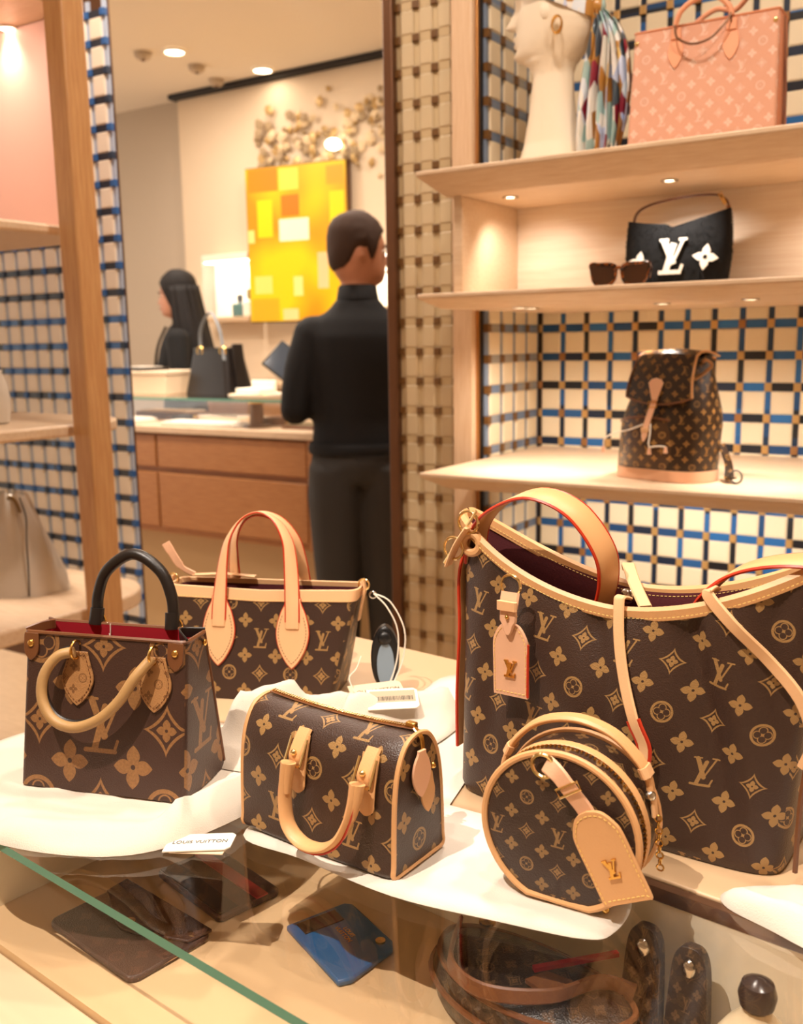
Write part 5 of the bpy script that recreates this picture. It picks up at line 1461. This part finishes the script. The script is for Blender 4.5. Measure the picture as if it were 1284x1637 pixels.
# things on top of the glass
def counter_bag():
    t = thing('handbag', 'black structured handbag with pale strap standing on the counter glass', 'handbag', (-3.03, CF + .30, 1.0855), math.radians(-8))
    W0, W1, D0, D1, H = .30, .23, .16, .10, .20
    def ring(z, ins=0.0):
        k = z / H; return [(x, y, z) for x, y in rrect(W0 + (W1 - W0) * k - ins, D0 + (D1 - D0) * k - ins, .02)]
    MB().loft([ring(z) for z in (0, .01, .10, H)], True, True, False).build('body', m_blackl, t)
    MB().loft([ring(H, .002), ring(H, .01), ring(.03, .012)], True, False, True, flip=True).build('lining', plain('grey_lining', '#6c6a68', .8), t)
    MB().tube([V(p) for p in ring(H)], .004, 6, True).build('rim', m_black, t)
    MB().strap(cat([(-.06, -.045, H - .02), (-.05, -.05, H + .08), (.01, -.04, H + .155), (.07, -.045, H + .09), (.10, -.05, H + .0), (.115, -.06, H - .05)], 6), .016, .004, (0, 1, 0)).build('strap', plain('grey_strap', '#8a8f93', .4), t)
    for x in (-.06, .095): MB().torus((x, -.05, H - .01), .018, .004, 'y', 18, 6).build('ring', m_gold, t)
    MB().prism([(W0 / 2 - .02, .02), (W0 / 2 + .015, .01), (W1 / 2 + .02, H + .02), (W1 / 2 - .01, H - .02)], -.03, .03).build('side_wing', m_blackl, t, bev=.004)
counter_bag()
def box_stack():
    t = thing('gift_box', 'pale shallow gift box standing on the left of counter glass', 'box', (-3.46, CF + .28, 1.0855), math.radians(4))
    MB().span((-.22, -.12, 0), (.22, .12, .085)).build('base', m_paper, t, bev=.004)
    MB().span((-.223, -.123, .086), (.223, .123, .105)).build('lid', m_wall_c, t, bev=.004)
    t = thing('notebook', 'dark notebook and papers lying on the pale gift box', 'notebook', (-3.50, CF + .27, 1.191), math.radians(-12))
    MB().span((-.13, -.08, 0), (.13, .08, .014)).build('cover', m_blackl, t, bev=.003)
    MB().span((-.05, -.06, .0145), (.12, .05, .018)).build('papers', m_white, t)
    t = thing('payment_terminal', 'dark tilted tablet stand on the right of the counter', 'tablet', (-2.66, CF + .42, 1.0855), math.radians(20))
    MB().lathe([(.07, 0), (.07, .012), (.03, .016)], 20).build('base', m_black, t)
    MB().tube(cat([(0, 0, .012), (-.01, .0, .06), (-.03, -.01, .10)], 5), .012, 8).build('arm', m_steel, t)
    MB().box((0, 0, 0), (.20, .012, .14), M=T(-.05, -.01, .12) @ RY(38) @ RX(-25)).build('screen', m_black, t, bev=.004)
    MB().box((0, -.0075, 0), (.18, .002, .12), M=T(-.05, -.01, .12) @ RY(38) @ RX(-25)).build('display', plain('screen_glass', '#3a4450', .08), t)
    t = thing('watch_display', 'row of dark watches on a stand at the counter right end', 'watch stand', (-2.40, CF + .30, 1.0855))
    MB().span((-.13, -.04, 0), (.10, .04, .02)).build('base', m_black, t, bev=.003)
    for x in (-.10, -.04, .02, .07):
        w = MB().torus((x, 0, .052), .028, .007, 'x', 18, 6).build('watch', m_blackl, t)
        MB().lathe([(.014, -.032), (.014, -.038), (.0001, -.039)], 14, M=T(x, 0, .055) @ RX(-55)).build('dial', m_steel, w)
box_stack()
def side_box():
    t = thing('wooden_cabinet', 'low orange-brown wooden cabinet against the feature wall', 'cabinet', (-3.55, 4.30, 0))
    MB().span((-.45, -.2, 0), (.75, .24, 1.06)).build('carcass', plain('orange_wood', '#b9733c', .5, vary=.1), t, bev=.005)
    for i in range(3): MB().span((-.44 + .395 * i, -.215, .05), (-.06 + .395 * i, -.201, 1.02)).build('door', m_counter, t, bev=.003)
    MB().span((-.47, -.225, 1.0605), (.77, .25, 1.09)).build('top', m_case, t, bev=.003)
    t = thing('candle_lamp', 'small glowing round lamp on the cabinet left of the man', 'lamp', (-3.43, 4.23, 1.0905))
    MB().lathe([(.03, 0), (.03, .01), (.008, .014), (.008, .05)], 16).build('base', m_gold, t)
    MB().ball((0, 0, .075), .028, 16, 10).build('bulb', emitter('bulb_glow', '#fff0d0', 12), t)
side_box()

# ---------------------------------------------------------------- feature wall: painting, relief, lit showcases
def painting():
    t = thing('abstract_painting', 'large abstract painting of yellow, orange and white colour blocks', 'painting', (-3.575, 4.47, 1.8625), math.radians(8))
    t.scale = (.845, 1, .9)
    m, nt, b = new_mat('colour_blocks')
    tc = nt.nodes.new('ShaderNodeTexCoord'); sp = nt.nodes.new('ShaderNodeSeparateXYZ'); nt.links.new(tc.outputs['Object'], sp.inputs[0])
    X, Z = E_(nt, sp.outputs[0]), E_(nt, sp.outputs[2])
    n = nt.nodes.new('ShaderNodeTexNoise'); n.inputs['Scale'].default_value = 2.2; n.inputs['Detail'].default_value = 1; nt.links.new(tc.outputs['Object'], n.inputs['Vector'])
    r = nt.nodes.new('ShaderNodeValToRGB'); el = r.color_ramp.elements
    el[0].position, el[0].color = .38, lin('#d98f06'); el[1].position, el[1].color = .60, lin('#f4cf00')
    e2 = el.new(.48); e2.color = lin('#e9ae08')
    nt.links.new(n.outputs['Fac'], r.inputs[0])
    cur = r.outputs[0]
    # (x0, x1, z0, z1, colour) painted blocks
    for x0, x1, z0, z1, c in ((-.37, -.13, .33, .47, '#d68408'), (-.12, .03, .33, .46, '#f6dc50'), (-.11, .03, .17, .30, '#c87808'), (-.13, .10, .02, .155, '#fff6d2'), (.24, .37, .34, .45, '#e8a418'), (-.34, -.20, -.30, -.19, '#f8e070'), (-.03, .04, -.32, -.20, '#fae88a'), (-.37, -.15, -.47, -.33, '#e8b010'), (-.12, 0, -.47, -.40, '#f6d890'), (.16, .24, -.28, -.06, '#f2c890'), (-.38, -.33, .02, .10, '#f8e080'), (.26, .37, .08, .30, '#f6dc00'), (-.30, -.18, .05, .28, '#f6d400')):
        msk = X.gt(x0) * X.lt(x1) * Z.gt(z0) * Z.lt(z1)
        mx = nt.nodes.new('ShaderNodeMix'); mx.data_type = 'RGBA'; nt.links.new(msk.k, mx.inputs['Factor']); nt.links.new(cur, mx.inputs['A']); mx.inputs['B'].default_value = lin(c); cur = mx.outputs['Result']
    nt.links.new(cur, b.inputs['Base Color']); b.inputs['Roughness'].default_value = .4
    MB().span((-.385, -.02, -.475), (.385, .02, .475)).build('canvas', m, t, bev=.002)
    MB().span((-.393, -.012, -.483), (.393, .028, .483)).build('frame', m_bronze, t, bev=.002)
    MB().prism([(-.25, -.30), (.25, -.30), (.25, .30), (-.25, .30)], .0285, .060).build('wall_mount', m_bronze, t)
painting()
spot_light('painting_spot', (-3.3, 3.2, CEIL - .04), (-3.65, 4.36, 1.9), 10, 32, .7, .05)
spot_light('relief_spot', (-2.9, 3.6, CEIL - .04), (-3.2, 4.56, 2.4), 3, 70, .8, .05)
def relief():
    t = thing('wall_relief', 'sculpted relief of clustered gilded petals on the cream wall', 'wall art', (-3.35, 4.56, 2.43))
    rr = random.Random(4)
    ms = [plain('relief_cream', '#e3c79c', .5), plain('relief_gilt', '#c9a56c', .4, .3), plain('relief_taupe', '#a98e69', .6)]
    for i in range(240):
        x = rr.uniform(-.60, .78); z = rr.gauss(0, .12) + .03 * math.sin(x * 5)
        if abs(z) > .29: continue
        r = rr.uniform(.03, .075); a = rr.uniform(0, 360)
        mb = MB(); P = [(r * .15, -r * .5), (r * .42, 0), (r * .18, r * .5), (-r * .18, r * .42), (-r * .40, -.02 * r), (-r * .14, -r * .48)]
        c = (0, -.020, 0)
        rim = [(x_, -.004 - .05 * r * math.sin(k * 2), z_) for k, (x_, z_) in enumerate(P)]
        n = len(rim); vs = rim + [c] + [(p[0] * .9, 0, p[2] * .9) for p in rim]
        fs = [(k, (k + 1) % n, n) for k in range(n)] + [(k, n + 1 + k, n + 1 + (k + 1) % n, (k + 1) % n) for k in range(n)]
        mb.add(vs, fs, M=T(x, -.003 - .03 * rr.random(), z) @ RY(a)); mb.build('petal', rr.choice(ms), t)
    MB().lathe([(.03, 0), (.03, .02), (.012, .03)], 16, M=T(.03, 0, -.055) @ RX(90)).build('lamp_mount', m_gold, t)
    MB().ball((.03, -.075, -.055), .045, 18, 12, (1, 1, .7)).build('lamp_globe', emitter('globe_glow', '#fff0cf', 7), t)
relief()
def showcase(label, x, w, z0, h, d=.22, inner=True):
    t = thing('wall_showcase', label, 'showcase', (x, 4.558, z0))
    th = .012
    MB().span((-w / 2, -d, 0), (w / 2, 0, .03)).build('base', m_case, t, bev=.003)
    MB().span((-w / 2, -d, h - .04), (w / 2, 0, h)).build('light_head', plain('showcase_head', '#fff3dd', .6), t, bev=.003)
    MB().span((-w / 2 + .015, -d + .012, h - .047), (w / 2 - .015, -.012, h - .0405)).build('light_panel', m_led, t)
    MB().span((-w / 2 + .004, -.010, .03), (w / 2 - .004, 0, h - .04)).build('back_panel', m_white, t)
    MB().span((-w / 2, -d, .0305), (w / 2, -d + .005, h - .0405)).build('front_glass', m_glass, t, smooth=False)
    for s in (-1, 1): MB().span((s * w / 2, -d + .006, .0305), (s * (w / 2 - .005), -.011, h - .0405)).build('side_glass', m_glass, t, smooth=False)
    return t
showcase('lit glass wall showcase left of the yellow painting', -4.12, .37, 1.44, .40, .12)
showcase('lit glass wall showcase right of the man', -2.93, .36, 1.46, .34)
area_light('showcase_lamp', (-4.12, 4.50, 1.785), .15, 3.0)
area_light('showcase_lamp', (-2.95, 4.45, 1.745), .15, 3.0)
def bottles():
    m_gr = plain('teal_glass', '#1f5a4c', .12)
    for i, (x, lab, h, mt) in enumerate(((-4.06, 'dark teal perfume bottle in the left wall showcase', .13, m_gr), (-3.985, 'pale perfume bottle beside the dark teal one', .16, m_bw))):
        t = thing('perfume_bottle', lab, 'bottle', (x, 4.50, 1.4705))
        MB().span((-.045 + .012 * i, -.03, 0), (.045 - .012 * i, .03, h * .6)).build('flacon', mt, t, bev=.01, seg=3)
        MB().lathe([(.012, h * .6), (.012, h * .7), (.018, h * .7), (.018, h)], 16).build('stopper', m_goldp if i else m_black, t)
bottles()
spot_light('wall_wash', (-4.0, 3.4, CEIL - .04), (-4.3, 4.6, 1.6), 6, 80, .9, .06)

# ---------------------------------------------------------------- people
def fuse(name, mb, vox, paint, mats, parent, smooth_it=6):
    """closed overlapping volumes merged into one continuous skin, then coloured by place"""
    me = mb.mesh(name + '_src', mats[0]); o = bpy.data.objects.new(name, me); COL.objects.link(o)
    r = o.modifiers.new('remesh', 'REMESH'); r.mode = 'VOXEL'; r.voxel_size = vox
    s = o.modifiers.new('smooth', 'SMOOTH'); s.iterations = smooth_it; s.factor = .5
    dg = bpy.context.evaluated_depsgraph_get(); ev = o.evaluated_get(dg); nm = bpy.data.meshes.new_from_object(ev)
    o.modifiers.clear(); o.data = nm; nm.name = name
    nm.materials.clear()
    for m in mats: nm.materials.append(m)
    for p in nm.polygons: p.material_index = paint(p.center); p.use_smooth = True
    o.parent = parent
    return o
def ell(cx, cy, z, a, b, n=24, tilt=0.0):
    return [V((cx + a * math.cos(2 * PI * i / n), cy + b * math.sin(2 * PI * i / n), z + tilt * a * math.cos(2 * PI * i / n))) for i in range(n)]
HEAD_S = [(-.012, -.060, .030, .045), (.0, -.088, .052, .052), (.015, -.096, .074, .060), (.035, -.098, .086, .066), (.06, -.098, .094, .071), (.10, -.098, .098, .075), (.14, -.096, .100, .077), (.175, -.086, .096, .073), (.205, -.062, .078, .060), (.225, -.030, .048, .038), (.234, -.006, .016, .012)]
def head_at(z):
    z = min(max(z, HEAD_S[0][0]), HEAD_S[-1][0])
    for p, q in zip(HEAD_S, HEAD_S[1:]):
        if p[0] <= z <= q[0]:
            u = (z - p[0]) / (q[0] - p[0]); return [p[i] + (q[i] - p[i]) * u for i in (1, 2, 3)]
def hair_cap(name, par, M, low, off, mat, seed=1, s=1.0):
    """hair shell hugging the skull; low(deg) = hairline height, 0 deg = forehead, 180 = nape"""
    rows = []
    for j in range(15):
        k = j / 14; row = []
        for i in range(49):
            a = 2 * PI * i / 48; dg = abs((math.degrees(a) + 180) % 360 - 180)
            z0 = low(dg); z = z0 + (.233 - z0) * k
            f, b_, w = head_at(z); L = (b_ - f) / 2; o = off * (min(1, .45 + k * 3) if j else .2) + .0025 * noise.noise(V((a * 5, k * 7, seed)))
            row.append(V((( w + o) * math.sin(a), (f + b_) / 2 - (L + o) * math.cos(a), z + off * 1.1 * k)) * s)
        rows.append(row)
    mb = MB(); mb.loft(rows, False, M=M); c = MB
    mb.add([M @ (V((0, .006, .2345 + off)) * s)] + [M @ p for p in rows[-1]], [(0, i + 1, i + 2) for i in range(48)])
    o = mb.build(name, mat, par, recalc=False, angle=80)
    return o
def head(mb, M, s=1.0):
    """head looking along local -y, chin near z 0, crown near .235"""
    S = HEAD_S
    rings = []
    for k in range(len(S) - 1):
        for q in range(4):
            u = q / 4; z, f, b, w = [S[k][i] + (S[k + 1][i] - S[k][i]) * u for i in range(4)]
            r = []
            for i in range(32):
                a = 2 * PI * i / 32; y = (f + b) / 2 - (b - f) / 2 * math.cos(a); x = w * math.sin(a)
                if math.cos(a) > .3:
                    g = lambda c, t_: math.exp(-((z - c) / t_) ** 2)
                    y += (-.024 * (max(0, 1 - (z - .070) / .055) if z > .070 else max(0, 1 - (.070 - z) / .012)) * math.exp(-(x / .014) ** 2) - .008 * (g(.046, .007) + g(.034, .007)) * math.exp(-(x / .022) ** 2)
                          - .008 * g(.010, .012) * math.exp(-(x / .025) ** 2) + .012 * g(.108, .013) * math.exp(-((abs(x) - .031) / .014) ** 2) - .005 * g(.130, .012) * math.exp(-(x / .05) ** 2))
                r.append(V((x * s, y * s, z * s)))
            rings.append(r)
    mb.loft(rings, True, True, True, M=M)
    for e in (-1, 1):
        mb.ball((e * .078, .012, .092), .024, 12, 8, (.4, .72, 1.25), M=M)
def face_details(par, M, m_eye, m_lip, m_brow):
    for e in (-1, 1):
        MB().ball((e * .030, -.083, .108), .011, 12, 8, (1.2, .6, .6), M=M).build('eye', m_white, par)
        MB().ball((e * .030, -.0895, .108), .0048, 10, 6, (1, .5, 1), M=M).build('iris', m_eye, par)
        MB().tube(cat([(e * .014, -.099, .126), (e * .032, -.097, .131), (e * .050, -.086, .125)], 4), .0035, 6, M=M).build('eyebrow', m_brow, par)
    MB().tube(cat([(-.022, -.099, .040), (0, -.107, .0405), (.022, -.099, .040)], 5), .004, 6, M=M).build('lips', m_lip, par)
def hand(mb, M, s=1.0, left=False):
    """relaxed hand, wrist at the origin, fingers along -z, palm facing -y"""
    k = -1 if left else 1
    mb.loft([[V((a * math.cos(q), b * math.sin(q), z)) * s for q in [2 * PI * i / 14 for i in range(14)]] for z, a, b in ((.015, .026, .020), (-.02, .034, .016), (-.06, .042, .014), (-.088, .040, .012))], True, True, True, M=M)
    for i, (x, L) in enumerate(((-.030, .070), (-.010, .080), (.010, .074), (.029, .058))):
        mb.tube([V((x, 0, -.080)) * s, V((x * 1.05, -.006, -.080 - L * .45)) * s, V((x * 1.05, -.022, -.080 - L * .78)) * s, V((x * 1.05, -.040, -.080 - L * .95)) * s], [.0095 * s, .0090 * s, .0085 * s, .0070 * s], 8, M=M)
    mb.tube([V((-k * .028, -.004, -.020)) * s, V((-k * .052, -.014, -.048)) * s, V((-k * .058, -.024, -.078)) * s], [.012 * s, .0105 * s, .008 * s], 8, M=M)
m_skin = plain('skin_tone', '#c98a68', .55, vary=.04)
m_skin2 = plain('skin_tone_light', '#c98f72', .55, vary=.04)
m_sweater = plain('black_knit', '#0f0f11', .85, bump=.3, bscale=300)
m_trouser = plain('charcoal_wool', '#3a3836', .85, bump=.2, bscale=400, vary=.08)
m_shoe = plain('black_shoe', '#100e0d', .3)
m_hair_b = plain('dark_brown_hair', '#3d2718', .8, bump=.5, bscale=160)
m_hair_k = plain('black_hair', '#140e0d', .75, bump=.4, bscale=160)

def man():
    # local frame: he looks along -y; seen here from behind, head turned to his right
    t = thing('person', 'man in black sweater and charcoal trousers standing with his back turned', 'person', (-1.985, 2.800, 0), math.radians(180 + 33))
    mb = MB()
    # torso
    mb.loft([ell(0, .0, .84, .165, .125), ell(0, .005, .90, .185, .135), ell(0, .0, .98, .178, .128), ell(0, -.004, 1.06, .172, .122), ell(0, -.006, 1.16, .185, .128), ell(0, 0, 1.28, .198, .130), ell(0, .008, 1.36, .200, .120), ell(0, .012, 1.415, .165, .098), ell(0, .014, 1.455, .105, .076), ell(0, .012, 1.495, .072, .066)], True, True, True)
    mb.loft([ell(0, .012, 1.46, .064, .062), ell(0, .004, 1.52, .060, .060), ell(0, -.004, 1.575, .058, .060)], True, True, True)       # neck
    # arms: elbows out and back, forearms forward
    for s in (-1, 1):
        sh, el_, wr = V((s * .158, .010, 1.372)), V((s * .232, .045, 1.105)), V((s * .140, -.225, 1.150))
        mb.tube(cat([sh, sh.lerp(el_, .5) + V((s * .012, 0, 0)), el_], 6), [.074 - .020 * k / 12 for k in range(13)], 14)
        mb.tube(cat([el_, el_.lerp(wr, .45), wr], 6), [.056 - .020 * k / 12 for k in range(13)], 14)
        mb.ball(el_, .055, 14, 10); mb.ball(sh, .072, 14, 10, (1.05, 1, .9))
        d = (wr - el_).normalized()
        q = V((0, 0, -1)).rotation_difference(d).to_matrix().to_4x4()
        hand(mb, Matrix.Translation(wr) @ q, .95, s < 0)
    # legs
    for s in (-1, 1):
        mb.loft([ell(s * .092, .01, z, a, b) for z, a, b in ((.05, .062, .075), (.12, .066, .078), (.30, .078, .084), (.48, .088, .092), (.62, .098, .104), (.78, .108, .122), (.90, .100, .125))], True, True, True)
        mb.loft([ell(s * .095, -.045, z, a, b) for z, a, b in ((0.002, .046, .128), (.03, .048, .130), (.06, .046, .11), (.085, .040, .075))], True, True, True)
    HM = T(0, .004, 1.548) @ RZ(-72) @ RX(2)
    head(mb, HM)
    cut = lambda p: 3 if p.z < .085 else (1 if p.z < .955 else (0 if p.z < 1.535 and not (p.y < -.225 and p.z < 1.2) else 2))
    fuse('body', mb, .011, cut, [m_sweater, m_trouser, m_skin, m_shoe], t, 5)
    c = MB(); c.loft([ell(0, .008, 1.490, .076, .074), ell(0, .004, 1.535, .068, .068), ell(0, .004, 1.540, .062, .062)], True); c.build('collar', m_sweater, t)
    w = MB(); w.loft([ell(0, .002, .945, .190, .142), ell(0, .002, .965, .194, .146), ell(0, 0, .985, .186, .138)], True); w.build('sweater_hem', m_sweater, t)
    # short hair: high on the forehead, sideburn before the ear, tapered nape
    def low(d):
        P = [(0, .176), (25, .172), (48, .160), (58, .120), (66, .082), (76, .078), (82, .118), (104, .112), (118, .070), (135, .048), (180, .034)]
        for p, q in zip(P, P[1:]):
            if p[0] <= d <= q[0]: return p[1] + (q[1] - p[1]) * (d - p[0]) / (q[0] - p[0])
    hair_cap('hair', t, HM, low, .012, m_hair_b, 3)
    t.scale = (.97, .97, .97)
    face_details(t, HM, m_black, plain('lip_tone', '#a8614c', .5), m_hair_b)
man()
def woman():
    t = thing('person', 'woman with long dark hair and black jacket facing left behind the counter', 'person', (-3.80, 3.75, 0), math.radians(-57))
    mb = MB()
    mb.loft([ell(0, .0, .80, .150, .115), ell(0, .005, .90, .170, .125), ell(0, 0, 1.00, .150, .112), ell(0, -.004, 1.08, .140, .105), ell(0, -.012, 1.20, .160, .125), ell(0, 0, 1.30, .172, .112), ell(0, .008, 1.36, .165, .095), ell(0, .012, 1.40, .105, .072), ell(0, .010, 1.42, .060, .056)], True, True, True)
    mb.loft([ell(0, .010, 1.39, .050, .050), ell(0, 0, 1.45, .047, .048), ell(0, -.006, 1.50, .047, .050)], True, True, True)
    for s in (-1, 1):
        sh, el_, wr = V((s * .160, .010, 1.330)), V((s * .205, .030, 1.06)), V((s * .120, -.200, 1.115))
        mb.tube(cat([sh, sh.lerp(el_, .5) + V((s * .010, 0, 0)), el_], 6), [.060 - .014 * k / 12 for k in range(13)], 14)
        mb.tube(cat([el_, el_.lerp(wr, .45), wr], 6), [.047 - .016 * k / 12 for k in range(13)], 14)
        mb.ball(el_, .047, 12, 8); mb.ball(sh, .062, 12, 8)
        q = V((0, 0, -1)).rotation_difference((wr - el_).normalized()).to_matrix().to_4x4()
        hand(mb, Matrix.Translation(wr) @ q, .85, s < 0)
        mb.loft([ell(s * .082, .01, z, a, b) for z, a, b in ((.05, .050, .060), (.30, .062, .068), (.48, .072, .078), (.62, .084, .092), (.78, .096, .112), (.88, .092, .115))], True, True, True)
        mb.loft([ell(s * .084, -.045, z, a, b) for z, a, b in ((0.002, .038, .112), (.03, .040, .114), (.06, .036, .095), (.085, .032, .06))], True, True, True)
    HM = T(0, -.006, 1.462) @ RX(4)
    head(mb, HM, .94)
    def paint(p):
        if p.z > 1.435: return 1
        if p.y < -.185 and p.z > 1.03: return 1
        if abs(p.x) < .035 + .20 * max(0, p.z - 1.24) and p.y < -.055 and p.z > 1.24: return 2
        return 0
    fuse('body', mb, .011, paint, [m_sweater, m_skin2, m_white], t, 5)
    lap = MB()
    for s in (-1, 1): lap.strap(cat([(s * .040, -.075, 1.40), (s * .060, -.118, 1.30), (s * .025, -.145, 1.18), (0, -.140, 1.08)], 5), .040, .006, (1, 0, 0))
    lap.build('lapels', m_sweater, t)
    # long straight hair: cap with a parting, curtain falling behind and over the shoulder
    def low(d):
        P = [(0, .188), (20, .180), (40, .150), (58, .095), (70, .05), (90, .00), (180, -.010)]
        for p, q in zip(P, P[1:]):
            if p[0] <= d <= q[0]: return p[1] + (q[1] - p[1]) * (d - p[0]) / (q[0] - p[0])
    hair_cap('hair', t, HM, low, .014, m_hair_k, 8, .94)
    rows = []
    for j in range(15):
        k = j / 14; row = []
        for i in range(41):
            a = math.radians(74 + 212 * i / 40)
            z = .150 - .49 * k; w = .079 + .033 * min(1, k * 2.2) - .010 * k; L = .092 + .040 * k
            cy = .006 + .030 * k
            row.append(V((w * math.sin(a) * (1 + .03 * math.sin(i * 1.9)), cy - L * math.cos(a) + .004 * math.sin(i * 2.3), z - .03 * math.cos(a) * -k)) * .94)
        rows.append(row)
    mb = MB(); mb.loft(rows, False, M=HM); hb = mb.build('hair_length', m_hair_k, t, recalc=False, angle=80)
    sd = hb.modifiers.new('solid', 'SOLIDIFY'); sd.thickness = .022; sd.offset = -1
    face_details(t, HM @ Matrix.Scale(.94, 4), m_black, plain('lip_rose', '#a8584c', .5), m_hair_k)
woman()
